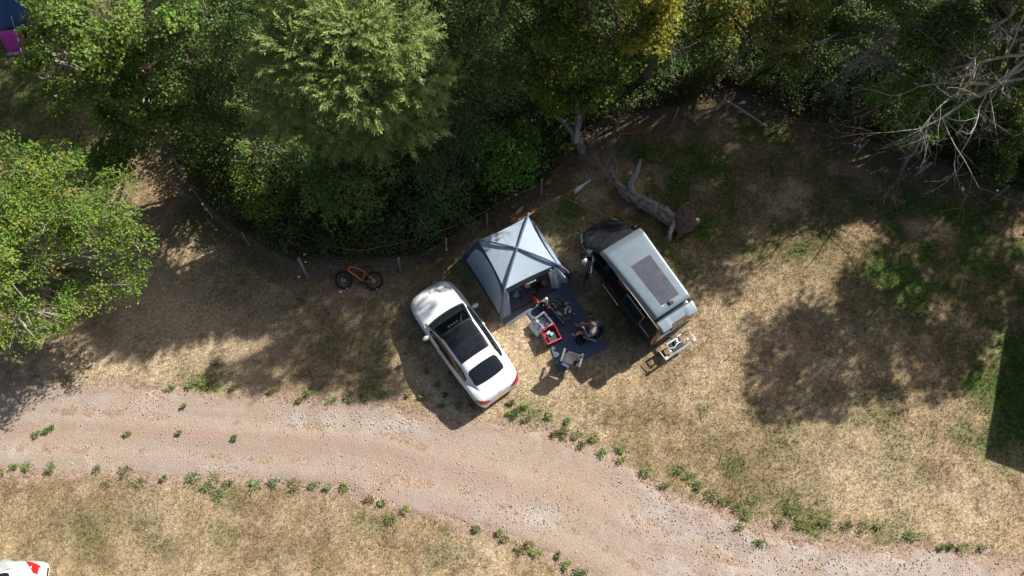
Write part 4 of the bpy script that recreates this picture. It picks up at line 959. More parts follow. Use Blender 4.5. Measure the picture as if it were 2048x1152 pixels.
RL, RF, RR, RB = P(956, 480, 2.02), P(1009, 579, 2.02), P(1114, 529, 2.02), P(1056, 432, 2.02); MID = P(1034, 497, 2.22)
GL, GF, GR = P(926, 516), P(1003, 641), P(1141, 553); GB = GL + (GR - GF) * 1.0
tc_ = (GL + GF + GR + GB) / 4
tent = thing('air_tent', 'pale blue air-beam tent with dark blue beams and open front', 'tent', (tc_.x, tc_.y, 0))
o_ = Vector((tc_.x, tc_.y, 0)); T = lambda p: Vector(p) - o_
def tri_panel(a, b, c, sag=.05, n=10, rip=.0):
    """taut cloth between three points, sagging between the beams"""
    mb = MB(); rows = []
    for i in range(n + 1):
        u = i / n; r = []
        for j in range(n + 1):
            v = j / n; p = a.lerp(b.lerp(c, v), u); k = u * u * 4 * v * (1 - v)
            p = p + Vector((0, 0, -sag * k + rip * math.sin(v * 34 + 5 * u) * u * (1 - abs(2 * v - 1)))) + (MID - p) * .04 * k * 1.0
            r.append(T(p))
        rows.append(r)
    return mb.grid(rows)
for nm, a, b in (('back left', RB, RL), ('left', RL, RF), ('front', RF, RR), ('right', RR, RB)):
    tri_panel(MID, a, b, .05, 14, .006).build('roof_panel', M_TENT, tent, label=nm + ' roof panel of pale blue cloth')
def quad(a, b, c, d, n=10, sag=0.0, nrm=None):
    """a-b top edge, d-c bottom edge"""
    rows = []
    for i in range(n + 1):
        u = i / n; rows.append([T(a.lerp(b, j / n).lerp(d.lerp(c, j / n), u)) + (Vector(nrm) if nrm else Vector((0, 0, 0))) * sag * 4 * u * (1 - u) * 4 * (j / n) * (1 - j / n) for j in range(n + 1)])
    return MB().grid(rows)
def outn(a, b): d = (b - a); n = Vector((d.y, -d.x, 0)).normalized(); m = (a + b) / 2 - tc_; m.z = 0; return n if n.dot(m) > 0 else -n
def wall(nm, ra, rb, ga, gb, light=True):
    n = outn(ga, gb)
    w = quad(ra, rb, gb, ga, 12, -.10, n).build('wall', M_TENTD, tent, label=nm)
    if light:  # pale cloth field with an arched top, proud of the dark surround
        rows = []
        for i in range(13):
            u = i / 12; r = []
            for j in range(13):
                v = j / 12; half = .44 * (1 if u > .35 else math.sqrt(max(.02, 1 - ((.35 - u) / .35) ** 2)))
                vv = .5 + (v - .5) * 2 * half; uu = .06 + u * .86
                p = ra.lerp(rb, vv).lerp(ga.lerp(gb, vv), uu); r.append(T(p) + n * (-.10 * 4 * uu * (1 - uu) * 4 * vv * (1 - vv) + .012))
            rows.append(r)
        MB().grid(rows).build('window_panel', M_TENT if light == 1 else M_TENTM, w)
    return w
wall('dark blue left wall with pale arched panel', RL, RF, GL, GF, 1)
wall('dark blue back wall', RB, RL, GB, GL, 2)
wall('dark blue right wall with paler panel', RR, RB, GR, GB, 2)
for p_, g_ in ((RL, GL), (RF, GF), (RR, GR), (RB, GB)):
    out = (g_ - tc_); out.z = 0; out.normalize()
    pts = catmull([T(MID) + Vector((0, 0, .03)), T(MID.lerp(p_, .5)) + Vector((0, 0, .07)), T(p_) + Vector((0, 0, .03)), T(p_.lerp(g_, .12)) + out * .10 + Vector((0, 0, -.02)), T(p_.lerp(g_, .5)) + out * .10, T(g_) + Vector((0, 0, .02))], 5)
    MB().tube(pts, [.036] * 11 + [.052] * (len(pts) - 11), 10).build('air_beam', M_BEAM, tent)
# front: header with maker's lettering, wings beside the doorway, rolled door
nf = outn(GF, GR)
hA, hB = RF.lerp(GF, .16), RR.lerp(GR, .16)
quad(RF, RR, hB, hA, 8, .03, nf).build('header', M_TENTD, tent)
quad(RF, RF.lerp(RR, .06), GF.lerp(GR, .14), GF, 8, .03, nf).build('door_wing', M_TENTM, tent)
quad(RF.lerp(RR, .93), RR, GR, GF.lerp(GR, .86), 8, .03, nf).build('door_wing', M_TENTD, tent)
dr = MB(); rows = []
for i in range(9):
    u = i / 8; r = []
    for j in range(11):
        v = j / 10; p = RF.lerp(RR, lerp(.80, .97, v)).lerp(GF.lerp(GR, lerp(.70, .97, v)), u * .97); r.append(T(p) + nf * (.10 + .07 * math.sin(v * 14 + 3 * u)) + Vector((0, 0, 0)))
    rows.append(r)
dr.grid(rows).build('door_flap', M_TENT, tent)
# lettering on the header (a short white word, five strokes of letters)
hd_dir = (RR - RF).normalized(); hc_ = T(hA.lerp(hB, .47)) + nf * .075 + Vector((0, 0, .05)); upv = Vector((0, 0, 1)) * .75 - nf * .0
lt = MB(); M_LOGO = mat('logo_white', (.82, .84, .86), rough=.6)
def stroke(mb, x0, y0, x1, y1, w=.022):
    a = hc_ + hd_dir * x0 + upv * y0; b = hc_ + hd_dir * x1 + upv * y1; mb.tube([a, b], w * .5, 4)
letters = [[(-.17, .12, -.13, 0), (-.13, 0, -.10, .10)], [(-.08, 0, -.08, .10), (-.08, .10, -.03, .10), (-.03, .10, -.03, 0)], [(0, .0, 0, .13)], [(.03, 0, .07, 0), (.03, .06, .07, .06), (.03, 0, .03, .08), (.07, 0, .07, .06)], [(.11, 0, .11, .12), (.11, .06, .16, 0), (.11, .06, .16, .12)]]
for L_ in letters:
    lt = MB()
    for s4 in L_: stroke(lt, *s4)
    lt.build('letter', M_LOGO, tent, smooth=False)
m_ = MB(); m_.box(T(RR.lerp(GR, .15)) + nf * .12 + Vector((0, 0, .1)), (.06, .06, .16)); m_.build('hanging_lamp', mat('lamp_red', (.6, .1, .06), rough=.4), tent, bevel=.02)
fl = [T(GL.lerp(tc_, .05)), T(GF), T(GR), T(GB.lerp(tc_, .05))]
MB().prism([(p.x, p.y) for p in fl], .006, .016).build('groundsheet', M_SHEET, tent, smooth=False)
th = [T(P(1014, 629)), T(P(1116, 577))]; MB().tube([p + Vector((0, 0, .03)) for p in th], .014, 5).build('door_threshold', M_RUBBER, tent)
pw = [T(P(1003, 641)), T(P(1012, 652)), T(P(1056, 626)), T(P(1122, 588)), T(P(1140, 556))]
MB().prism([(p.x, p.y) for p in pw], .004, .012).build('porch_mat', M_SHEET, tent, smooth=False)

# ------------------------------------------------------------------ blue ground mat with a soft wavy edge
out = [P(*q) for q in ((1053, 625), (1078, 658), (1100, 690), (1108, 715), (1116, 746), (1150, 729), (1184, 711), (1217, 692), (1192, 665), (1170, 640), (1158, 612), (1145, 580), (1139, 560), (1100, 596))]
mm_ = MB(); c_ = sum(out, Vector()) / len(out); ring = [p.lerp(out[(i + 1) % len(out)], k / 4) for i, p in enumerate(out) for k in range(4)]
rows = [[c_.lerp(p, k / 6) + Vector((0, 0, .020 + .010 * fbm(np.array([c_.lerp(p, k / 6).x]), np.array([c_.lerp(p, k / 6).y]), .5, 301)[0])) for p in ring] for k in range(1, 7)]
mm_.grid(rows, closed=True); mm_.add([c_ + Vector((0, 0, .024))] + rows[0], [(0, 1 + i, 1 + (i + 1) % len(ring)) for i in range(len(ring))])
mm_.build('ground_mat', M_MAT, None, label='dark blue ground mat spread in front of the tent', cat='mat')
Z0 = .032
def base(px, py, z=Z0): p = P(px, py, z); return (p.x, p.y, z)
ax_a = rzdir(P(1102, 606, .4), P(1119, 595, .4))

# ------------------------------------------------------------------ low camp table with stove
p4 = [P(*q, .42) for q in ((1102, 607), (1119, 596), (1150, 634), (1126, 647))]; c_ = sum(p4, Vector()) / 4
tb = thing('camp_table', 'low dark camp table holding stove, bottles and cups', 'table', (c_.x, c_.y, Z0), rzdir(p4[1], p4[2]))
Lx, Ly = .86, .50
for k in range(6):
    m_ = MB(); m_.box((-Lx / 2 + Lx / 6 * (k + .5), 0, .385), (Lx / 6 - .008, Ly, .02)); m_.build('slat', mat('table_slat', (.045, .055, .06), rough=.6, var=.15), tb, bevel=.004)
for sx in (-1, 1):
    for sy in (-1, 1):
        m_ = MB(); m_.tube([(sx * Lx * .47, sy * Ly * .46, 0), (sx * Lx * .43, sy * Ly * .42, .375)], .013, 6); m_.build('leg', M_BLACKP, tb)
m_ = MB(); m_.tube([(-Lx / 2, -Ly / 2, .37), (Lx / 2, -Ly / 2, .37), (Lx / 2, Ly / 2, .37), (-Lx / 2, Ly / 2, .37)], .010, 5, closed=True); m_.build('rim', M_STEEL, tb)
TZ = Z0 + .397
p4 = [P(*q, TZ) for q in ((1102, 606), (1119, 595), (1129, 610), (1112, 621))]; c_ = sum(p4, Vector()) / 4
sv = thing('gas_stove', 'square black gas stove on the camp table', 'stove', (c_.x, c_.y, TZ), rzdir(p4[0], p4[1]))
m_ = MB(); m_.box((0, 0, .045), (.36, .32, .085)); m_.build('casing', mat('stove_black', (.018, .02, .024), rough=.35, var=.1), sv, bevel=.012)
m_ = MB(); m_.lathe([(.10, 0), (.10, .006), (.06, .012), (.06, .022), (.035, .026), (.03, .018)], (.02, 0, .088), 20); m_.build('burner', M_BLACKP, sv)
for k in range(4):
    a_ = k * math.pi / 2 + .4; m_ = MB(); m_.box((.02 + .09 * math.cos(a_), .09 * math.sin(a_), .11), (.09, .012, .02), rz=a_); m_.build('pan_support', M_STEEL, sv)
m_ = MB(); m_.lathe([(.022, 0), (.022, .02), (.015, .022)], (-.155, -.08, .09), 10); m_.build('knob', M_WHITEP, sv)
m_ = MB(); m_.box((-.15, .06, .09), (.03, .07, .006)); m_.build('maker_label', M_WHITEP, sv)

def pot(nm, label, cat, px, py, z, prof, m, n=14, extra=None):
    t_ = thing(nm, label, cat, base(px, py, z)); MB().lathe(prof, (0, 0, 0), n).build('body', m, t_)
    if extra: extra(t_)
    return t_
def cap(r, z0, z1, m, nm='cap'): return lambda t_: MB().lathe([(r, z0), (r, z1), (r * .7, z1 + .006)], (0, 0, 0), 12).build(nm, m, t_)
bot = lambda r, h: [(r * .9, 0), (r, .01), (r, h * .66), (r * .45, h * .86), (r * .42, h)]
cup = [(.030, 0), (.038, .01), (.040, .09), (.036, .09), (.034, .02), (.001, .015)]
def handle(t_, r=.04, h=.09, m=None): MB().tube(catmull([(r, 0, h * .8), (r + .03, 0, h * .75), (r + .035, 0, h * .35), (r, 0, h * .2)], 4), .007, 5).build('handle', m or M_STEEL, t_)
M_CUP = mat('pewter_cup', (.33, .29, .29), rough=.45, metal=.4, var=.1)
pot('cup', 'grey cup at the far right end of the camp table', 'cup', 1146, 628, TZ, cup, M_CUP, extra=lambda t_: handle(t_))
pot('cup', 'grey cup on the corner of the camp table nearest the track', 'cup', 1129.5, 639, TZ, cup, M_CUP, extra=lambda t_: handle(t_))
pot('cup', 'grey cup between the two other cups on the camp table', 'cup', 1136.5, 637, TZ, cup, M_CUP, extra=lambda t_: handle(t_))
pot('bottle', 'light blue bottle standing among the cups', 'bottle', 1130.5, 627, TZ, bot(.046, .20), mat('blue_plastic', (.22, .48, .72), rough=.35), extra=cap(.02, .20, .225, M_WHITEP))
pot('bottle', 'white bottle with pale blue cap on the camp table', 'bottle', 1139, 624.5, TZ, bot(.045, .21), M_WHITEP, extra=cap(.02, .21, .235, mat('pale_blue', (.45, .62, .78), rough=.4)))
pot('jar', 'round white pot beside the orange kettle', 'jar', 1135, 616, TZ, [(.03, 0), (.034, .01), (.034, .09), (.03, .1)], M_WHITEP, extra=cap(.033, .10, .115, mat('cap_cream', (.7, .66, .55), rough=.5)))
pot('jar', 'small clear jar beside the white pot', 'jar', 1139.5, 615, TZ, [(.024, 0), (.026, .01), (.026, .06), (.022, .07)], mat('pale_glass', (.5, .54, .56), rough=.15), extra=cap(.025, .07, .085, M_STEEL))
pot('tin', 'brown topped tin behind the white bottle', 'tin', 1140.5, 620, TZ, [(.03, 0), (.033, .01), (.033, .10), (.03, .105)], mat('tin_brown', (.35, .24, .18), rough=.5), extra=cap(.032, .105, .115, M_STEEL))
k_ = thing('food_packet', 'yellow and white food packet on the camp table', 'packet', base(1131.5, 620, TZ), .5)
m_ = MB(); m_.box((0, 0, .075), (.13, .06, .15), taper=.9); m_.build('packet', mat('packet_cream', (.72, .66, .42), rough=.5, var=.2, scale=30), k_, bevel=.012); m_ = MB(); m_.box((0, -.031, .08), (.08, .008, .09)); m_.build('packet_label', mat('label_yellow', (.62, .45, .06), rough=.5, var=.3, scale=50), k_)
ke = thing('kettle', 'orange kettle on the right end of the stove table', 'kettle', base(1132, 609, TZ), .8)
MB().lathe([(.055, 0), (.075, .02), (.075, .07), (.05, .12), (.02, .13)], (0, 0, 0), 18).build('body', M_ORANGE, ke); MB().tube([(.06, 0, .06), (.11, 0, .11)], [.018, .010], 8).build('spout', M_ORANGE, ke)
MB().tube(catmull([(-.05, 0, .11), (-.04, 0, .18), (.04, 0, .18), (.05, 0, .11)], 5), .008, 6).build('handle', M_STEEL, ke)
pot('mug', 'clear lens-shaped mug at the end of the orange kettle', 'mug', 1137, 607, TZ, cup, mat('steel_mug', (.30, .33, .36), rough=.25, metal=.7), extra=lambda t_: handle(t_))
c1 = thing('condiment_box', 'pale green tray of packets under the stove edge', 'tray', base(1119, 628, TZ), ax_a - 1.2)
m_ = MB(); m_.box((0, 0, .02), (.24, .10, .04)); m_.build('tray', mat('tray_green', (.10, .14, .12), rough=.6), c1, bevel=.008)
for k, cc in enumerate(((.32, .38, .34), (.42, .44, .36), (.26, .32, .30))):
    m_ = MB(); m_.box((-.08 + .08 * k, 0, .05), (.065, .085, .04)); m_.build('packet', mat('pk%d' % k, cc, rough=.6, var=.25, scale=40), c1, bevel=.006)

# ------------------------------------------------------------------ things on the mat by the doorway
rt = thing('rolled_mat', 'yellow and white roll standing by the stove', 'roll', base(1092, 612))
M_ = Matrix.Rotation(R(20), 3, 'X') @ Matrix.Rotation(R(-6), 3, 'Y')
MB().lathe([(.045, 0), (.05, .01), (.05, .46), (.045, .47)], (0, 0, .012), 14, Matrix.Rotation(R(-18), 3, 'X')).build('roll', mat('roll_white', (.68, .70, .72), rough=.5, var=.1), rt)
MB().lathe([(.0515, .18), (.0515, .40)], (0, 0, .012), 14, Matrix.Rotation(R(-18), 3, 'X')).build('sleeve', mat('sleeve_yellow', (.58, .42, .05), rough=.5, var=.3, scale=30), rt)
rb_ = thing('snack_bag', 'red and white bag beside the roll', 'bag', base(1098, 616), .6)
m_ = MB(); m_.sphere((0, 0, .10), (.13, .085, .10), 14); m_.build('bag', mat('bag_red', (.55, .03, .03), rough=.4, var=.25, scale=12, bump=.3, bscale=15), rb_); m_ = MB(); m_.sphere((0, -.02, .165), (.07, .05, .045), 10); m_.build('bag_emblem', M_WHITEP, rb_)
rr = thing('sports_bag', 'crimson zip bag lying on the porch groundsheet', 'bag', base(1070, 601), R(-55))
m_ = MB(); m_.sphere((0, 0, .11), (.22, .11, .105), 16); m_.build('bag', M_REDF, rr); MB().tube(catmull([(-.14, 0, .20), (-.05, 0, .28), (.06, 0, .28), (.14, 0, .20)], 5), .012, 6).build('strap', mat('strap_pink', (.62, .18, .22), rough=.7), rr); m_ = MB(); m_.box((.08, .03, .215), (.10, .05, .012)); m_.build('zip_label', M_WHITEP, rr)
bb = thing('shopping_bag', 'black bag with a green bottle beside the silver cool bag', 'bag', base(1084, 615), .2)
m_ = MB(); m_.lathe([(.10, 0), (.14, .05), (.15, .24), (.13, .26), (.11, .20), (.001, .12)], (0, 0, 0), 12); m_.build('bag', mat('bag_black', (.014, .015, .018), rough=.5, var=.2, bump=.5, bscale=12), bb); MB().lathe(bot(.03, .26), (.03, -.02, .1), 10).build('bottle', mat('bottle_green', (.05, .42, .22), rough=.25), bb)

# silver open cool bag
p4 = [P(*q, .40) for q in ((1067, 639), (1086, 625), (1112, 642), (1088, 657))]; c_ = sum(p4, Vector()) / 4
cb = thing('cool_bag', 'open silver lined cool bag with mesh lid', 'cool bag', (c_.x, c_.y, .012), rzdir(p4[0], p4[1]))
def open_box(lx, ly, h, root, m_out, m_in, wt=.03, flare=1.08, floor=.05, nm='side'):
    q = [(-lx / 2, -ly / 2), (lx / 2, -ly / 2), (lx / 2, ly / 2), (-lx / 2, ly / 2)]
    for i in range(4):
        a_, b_ = q[i], q[(i + 1) % 4]; k = 1 - wt * 2 / min(lx, ly)
        m_ = MB(); pts = [(a_[0] / flare, a_[1] / flare, 0), (b_[0] / flare, b_[1] / flare, 0), (b_[0], b_[1], h), (a_[0], a_[1], h), (a_[0] / flare * k, a_[1] / flare * k, 0), (b_[0] / flare * k, b_[1] / flare * k, 0), (b_[0] * k, b_[1] * k, h), (a_[0] * k, a_[1] * k, h)]
        m_.add(pts, [(0, 1, 2, 3)], 0); m_.add(pts, [(4, 7, 6, 5), (3, 2, 6, 7), (0, 4, 5, 1), (0, 3, 7, 4), (1, 5, 6, 2)], 1); m_.build(nm, [m_out, m_in], root, bevel=.004)
    m_ = MB(); m_.box((0, 0, floor), (lx / flare * .92, ly / flare * .92, .03)); m_.build('floor', m_in, root)
open_box(.42, .56, .36, cb, M_LGREY, M_FOIL)
m_ = MB(); rows = [[Vector((lerp(-.2, .2, j / 8), -.29 - .30 * i / 6, .36 - .22 * (i / 6) ** 1.5 + .02 * math.sin(j * 2 + i))) for j in range(9)] for i in range(7)]
m_ = MB(); rows = [[Vector((lerp(-.15, .15, j / 8), lerp(-.26, .22, i / 8), .12 + .05 * math.sin(3.1 * i + 2.3 * j) + .03 * math.sin(7 * i - 3 * j))) for j in range(9)] for i in range(9)]; m_.grid(rows).build('crumpled_liner', M_FOIL, cb, solid=.006)
m_ = MB(); m_.tube([(-.215, -.285, .36), (.215, -.285, .36), (.215, .285, .36), (-.215, .285, .36)], .012, 6, closed=True); m_.build('rim', M_LGREY, cb)
m_ = MB(); rows = [[Vector((lerp(-.215, -.215 - .32, i / 8), lerp(-.28, .28, j / 10), .36 - .30 * (i / 8) ** 1.3 + .02 * math.sin(9 * i / 8 + j))) for j in range(11)] for i in range(9)]; m_.grid(rows).build('lid', mat('lid_silver', (.42, .48, .54), rough=.45, metal=.3, var=.15, bump=.4, bscale=9), cb, solid=.012)
m_ = MB(); m_.tube([Vector((-.36 + .085 * math.cos(k * math.pi / 10), .02 + .12 * math.sin(k * math.pi / 10), .30 + .06 * math.cos(k * math.pi / 10))) for k in range(20)], .010, 5, closed=True); m_.build('lid_ring', mat('ring_blue', (.04, .09, .16), rough=.5), cb)
# red trolley box with padded lid
p4 = [P(*q, .42) for q in ((1079, 660), (1106, 648), (1124, 676), (1099, 686))]; c_ = sum(p4, Vector()) / 4
rx_ = thing('red_trolley', 'red folding trolley box with dark cushion at the mat edge', 'trolley', (c_.x, c_.y, .012), rzdir(p4[0], p4[1]))
open_box(.56, .60, .40, rx_, M_REDF, M_REDF, floor=.10)
m_ = MB(); m_.box((.05, -.10, .28), (.44, .34, .06)); m_.build('cushion', M_DGREY, rx_, bevel=.02)
m_ = MB(); m_.box((-.287, -.02, .20), (.012, .40, .24)); m_.build('side_pocket', M_LGREY, rx_, bevel=.004)
m_ = MB(); m_.tube([(-.28, -.30, .40), (.28, -.30, .40)], .018, 6); m_.build('front_rim', mat('rim_pink', (.62, .15, .15), rough=.5), rx_)
for sx in (-1, 1):
    for sy in (-1, 1):
        m_ = MB(); m_.lathe([(.02, -.025), (.075, -.025), (.08, 0), (.075, .025), (.02, .025)], (sx * .24, sy * .29, .08), 14, Matrix.Rotation(R(90), 3, 'X')); m_.build('wheel', M_RUBBER, rx_)
pk = thing('wipes_packet', 'pale blue packets lying on the dark trolley cushion', 'packet', base(1098.5, 668, .335), rzdir(p4[0], p4[1]) + .3)
m_ = MB(); m_.box((0, .05, .025), (.16, .10, .05)); m_.build('packet', mat('packet_aqua', (.32, .58, .64), rough=.45, var=.2, scale=30), pk, bevel=.015); m_ = MB(); m_.box((.05, -.06, .025), (.13, .10, .05), rz=.3); m_.build('packet', mat('packet_aqua', (.3, .6, .6)), pk, bevel=.015)

# ------------------------------------------------------------------ things inside the tent doorway
bx1 = thing('storage_box', 'dark grey fabric box under the lantern inside the tent', 'box', base(1053, 588, .02), ax_a)
m_ = MB(); m_.box((0, 0, .16), (.52, .36, .32)); m_.build('box', M_DGREY, bx1, bevel=.03); m_ = MB(); m_.tube([(-.26, -.18, .32), (.26, -.18, .32), (.26, .18, .32), (-.26, .18, .32)], .008, 5, closed=True); m_.build('piping', M_PIPING, bx1)
bx2 = thing('storage_box', 'open dark box with cables right of the lantern', 'box', base(1077, 577, .02), ax_a)
open_box(.50, .34, .26, bx2, M_DGREY, M_DGREY)
for k in range(3):
    m_ = MB(); m_.tube([Vector((.10 * math.cos(a_) + .05 * k - .05, .09 * math.sin(a_) + .02 * k, .24 + .02 * k + .02 * math.sin(3 * a_))) for a_ in np.linspace(0, 6.0, 16)], .010, 5, closed=False); m_.build('cable', M_RUBBER, bx2)
la = thing('lantern', 'round white lantern with orange rim on the storage box', 'lantern', base(1054.5, 573.5, .345), .2)
Ml = Matrix.Rotation(R(-25), 3, 'X')
MB().lathe([(.115, 0), (.125, .03), (.125, .07), (.105, .09)], (0, 0, .06), 22, Ml).build('rim', M_ORANGE, la); MB().lathe([(.098, .085), (.098, .097), (.06, .105), (.001, .106)], (0, 0, .06), 22, Ml).build('diffuser', M_WHITEP, la); MB().lathe([(.09, 0), (.10, .03), (.07, .05)], (0, 0, 0), 16).build('foot', M_BLACKP, la)
pt_ = thing('cooking_pot', 'small black pot in front of the lantern', 'pot', base(1055, 582, .345)); MB().lathe([(.07, 0), (.08, .015), (.08, .085), (.07, .09), (.02, .10), (.015, .115)], (0, 0, 0), 18).build('body', M_BLACKP, pt_); MB().tube([(.07, 0, .07), (.17, .05, .08)], .009, 6).build('handle', M_BLACKP, pt_)
og = thing('headlamp_reel', 'small orange-red cord reel beside the open dark box', 'reel', base(1088, 571, .02)); MB().lathe([(.03, 0), (.10, 0), (.10, .02), (.05, .03), (.05, .10), (.10, .11), (.10, .13), (.04, .13)], (0, 0, .14), 18).build('drum', mat('reel_red', (.50, .10, .04), rough=.5), og); MB().lathe([(.09, 0), (.09, .14)], (0, 0, 0), 12).build('stand', M_BLACKP, og)
for k, (qx, qy, cc, lb) in enumerate(((1080, 582, (.55, .08, .10), 'small red pouch in front of the open dark box'), (1036, 587, (.28, .46, .44), 'pale teal cushion just inside the doorway'))):
    t_ = thing('pouch' if k == 0 else 'cushion', lb, 'pouch' if k == 0 else 'cushion', base(qx, qy, .02), ax_a + .1)
    m_ = MB(); m_.sphere((0, 0, .07), (.10, .05, .06) if k == 0 else (.26, .13, .09), 14); m_.build('cover', mat('soft%d' % k, cc, rough=.8, var=.2, scale=10, bump=.3), t_); m_ = MB(); m_.tube([Vector(((.10 if k == 0 else .255) * math.cos(a_), (.05 if k == 0 else .128) * math.sin(a_), .07)) for a_ in np.linspace(0, 6.0, 18)], .006, 4, closed=True); m_.build('seam', M_LGREY, t_)

# ------------------------------------------------------------------ folding camp chairs
def camp_chair(nm, label, loc, rz, light):
    """local +x is the way the sitter faces"""
    c = thing(nm, label, 'chair', loc, rz)
    for sy in (-1, 1):
        m_ = MB(); m_.tube([(.24, sy * .28, 0), (-.20, sy * .30, .50), (-.30, sy * .30, .92)], .013, 6); m_.build('leg', M_BLACKP, c)
        m_ = MB(); m_.tube([(-.24, sy * .28, 0), (.22, sy * .31, .42), (.24, sy * .31, .62)], .013, 6); m_.build('leg', M_BLACKP, c)
        m_ = MB(); m_.box((.0, sy * .33, .635), (.50, .085, .035)); m_.build('armrest', light, c, bevel=.015)
    rows = [[Vector((lerp(.25, -.20, i / 7), lerp(-.27, .27, j / 8), .43 - .07 * math.sin(math.pi * j / 8) * math.sin(math.pi * (i + 1) / 9) + (.02 if i == 0 else 0))) for j in range(9)] for i in range(8)]
    MB().grid(rows).build('seat', M_DGREY, c, solid=.012)
    rows = [[Vector((lerp(-.20, -.33, i / 8) - .06 * math.sin(math.pi * j / 8), lerp(-.29, .29, j / 8), lerp(.42, .98, i / 8))) for j in range(9)] for i in range(9)]
    bk = MB().grid(rows).build('backrest', M_DGREY, c, solid=.012)
    for j0 in (0, 7):
        rows = [[Vector((lerp(-.20, -.33, i / 8) - .06 * math.sin(math.pi * (j0 + q) / 8) + .008, lerp(-.29, .29, (j0 + q) / 8), lerp(.42, .985, i / 8))) for q in (0, 1)] for i in range(9)]
        MB().grid(rows).build('back_trim', light, bk, solid=.01)
    m_ = MB(); m_.lathe([(.035, 0), (.045, .10), (.05, .12), (.044, .12), (.035, .02)], (.16, -.36, .56), 14); m_.build('cup_holder', M_BLACKP, c)
    return c
ch1 = camp_chair('camp_chair', 'empty grey camp chair near the corner of the blue mat', base(1141, 724, .026), R(72), mat('chair_trim', (.19, .19, .205), rough=.85, var=.15, scale=10))
ch2 = camp_chair('camp_chair', 'grey camp chair the person sits in', base(1186, 664, .026), R(176), M_LGREY)

# black drum-shaped bag by the chair
bg_ = thing('round_bag', 'black round bag on the mat beside the seated person', 'bag', base(1161, 681, .026), .6)
MB().lathe([(.15, 0), (.19, .03), (.20, .12), (.17, .17), (.05, .19), (.001, .19)], (0, 0, 0), 20).build('bag', mat('bag_black2', (.012, .012, .015), rough=.55, var=.3, scale=10, bump=.4, bscale=14), bg_); MB().tube(catmull([(-.12, 0, .17), (-.05, .02, .23), (.05, .02, .23), (.12, 0, .17)], 5), .012, 6).build('handle', M_BLACKP, bg_)
pot('bottle', 'dark bottle with white label in the cup holder by the person', 'bottle', 1181, 632, .585, [(.034, 0), (.036, .01), (.036, .15), (.02, .19), (.018, .23)], mat('bottle_dark', (.02, .025, .045), rough=.25), extra=cap(.0375, .05, .11, M_WHITEP, 'bottle_label'))

# ================================================================== PERSON
M_SKIN = mat('skin', (.48, .25, .17), rough=.55, var=.06, scale=12); M_SHIRT = mat('grey_shirt', (.20, .195, .215), rough=.9, var=.1, scale=10, bump=.3, bscale=14)
M_DENIM = mat('denim', (.06, .11, .22), rough=.9, var=.15, scale=25); M_HAIR = mat('brown_hair', (.13, .085, .055), rough=.8, var=.35, scale=50, bump=.4, bscale=60); M_SHOE = mat('pale_shoe', (.45, .42, .36), rough=.8, var=.1)
def skin_obj(name, vs, es, m, parent, root=0, sub=2):
    keys = list(vs); me = bpy.data.meshes.new(name); me.from_pydata([vs[k][0] for k in keys], [(keys.index(a), keys.index(b)) for a, b in es], [])
    o = bpy.data.objects.new(name, me); COL.objects.link(o); o.parent = parent
    md = o.modifiers.new('skin', 'SKIN'); md.use_smooth_shade = True
    for i, k in enumerate(keys):
        r = vs[k][1]; r = r if isinstance(r, tuple) else (r, r); me.skin_vertices[0].data[i].radius = r; me.skin_vertices[0].data[i].use_root = (i == root)
    sm = o.modifiers.new('sub', 'SUBSURF'); sm.levels = sub; sm.render_levels = sub
    me.materials.append(m); return o
ch2.location = Vector(base(1182, 671, .026)); ch2.rotation_euler = (0, 0, R(160))
pe = thing('person', 'person in grey shirt and denim shorts looking at a phone', 'person', ch2.location, R(160))
v = {'pelvis': ((-.03, 0, .52), (.15, .12)), 'belly': ((-.05, 0, .68), (.15, .12)), 'chest': ((-.03, 0, .88), (.165, .12)), 'nb': ((.02, 0, 1.03), .075), 'neck': ((.06, 0, 1.10), .058), 'jaw': ((.105, 0, 1.17), (.075, .085)), 'head': ((.105, 0, 1.26), (.082, .10)), 'crown': ((.085, 0, 1.33), (.062, .075)), 'nose': ((.20, 0, 1.215), .016)}
e = [('pelvis', 'belly'), ('belly', 'chest'), ('chest', 'nb'), ('nb', 'neck'), ('neck', 'jaw'), ('jaw', 'head'), ('head', 'crown'), ('jaw', 'nose')]
for s, sy in (('l', 1), ('r', -1)):
    v.update({s + 'sh': ((0, sy * .19, .98), .065), s + 'el': ((.08, sy * .29, .74), .045), s + 'wr': ((.29, sy * .10, .79), .030), s + 'pa': ((.35, sy * .065, .81), (.036, .018)),
              s + 'hip': ((.03, sy * .10, .50), .095), s + 'kn': ((.45, sy * .19, .50), .062), s + 'cf': ((.47, sy * .19, .34), .056), s + 'an': ((.48, sy * .185, .09), .036), s + 'to': ((.63, sy * .20, .045), .034)})
    e += [('chest', s + 'sh'), (s + 'sh', s + 'el'), (s + 'el', s + 'wr'), (s + 'wr', s + 'pa'), ('pelvis', s + 'hip'), (s + 'hip', s + 'kn'), (s + 'kn', s + 'cf'), (s + 'cf', s + 'an'), (s + 'an', s + 'to')]
    for f in range(4):
        L = (.055, .065, .06, .048)[f]; z0 = .835 - .018 * f
        v[s + 'f%da' % f] = ((.385, sy * .075, z0), .0095); v[s + 'f%db' % f] = ((.385 + L * .6, sy * .062, z0 + .008), .0085); v[s + 'f%dc' % f] = ((.385 + L * .7, sy * .030, z0 + .012), .0075)
        e += [(s + 'pa', s + 'f%da' % f), (s + 'f%da' % f, s + 'f%db' % f), (s + 'f%db' % f, s + 'f%dc' % f)]
    v[s + 'ta'] = ((.345, sy * .035, .835), .011); v[s + 'tb'] = ((.375, sy * .012, .850), .009); e += [(s + 'pa', s + 'ta'), (s + 'ta', s + 'tb')]
skin_obj('body', v, e, M_SKIN, pe)
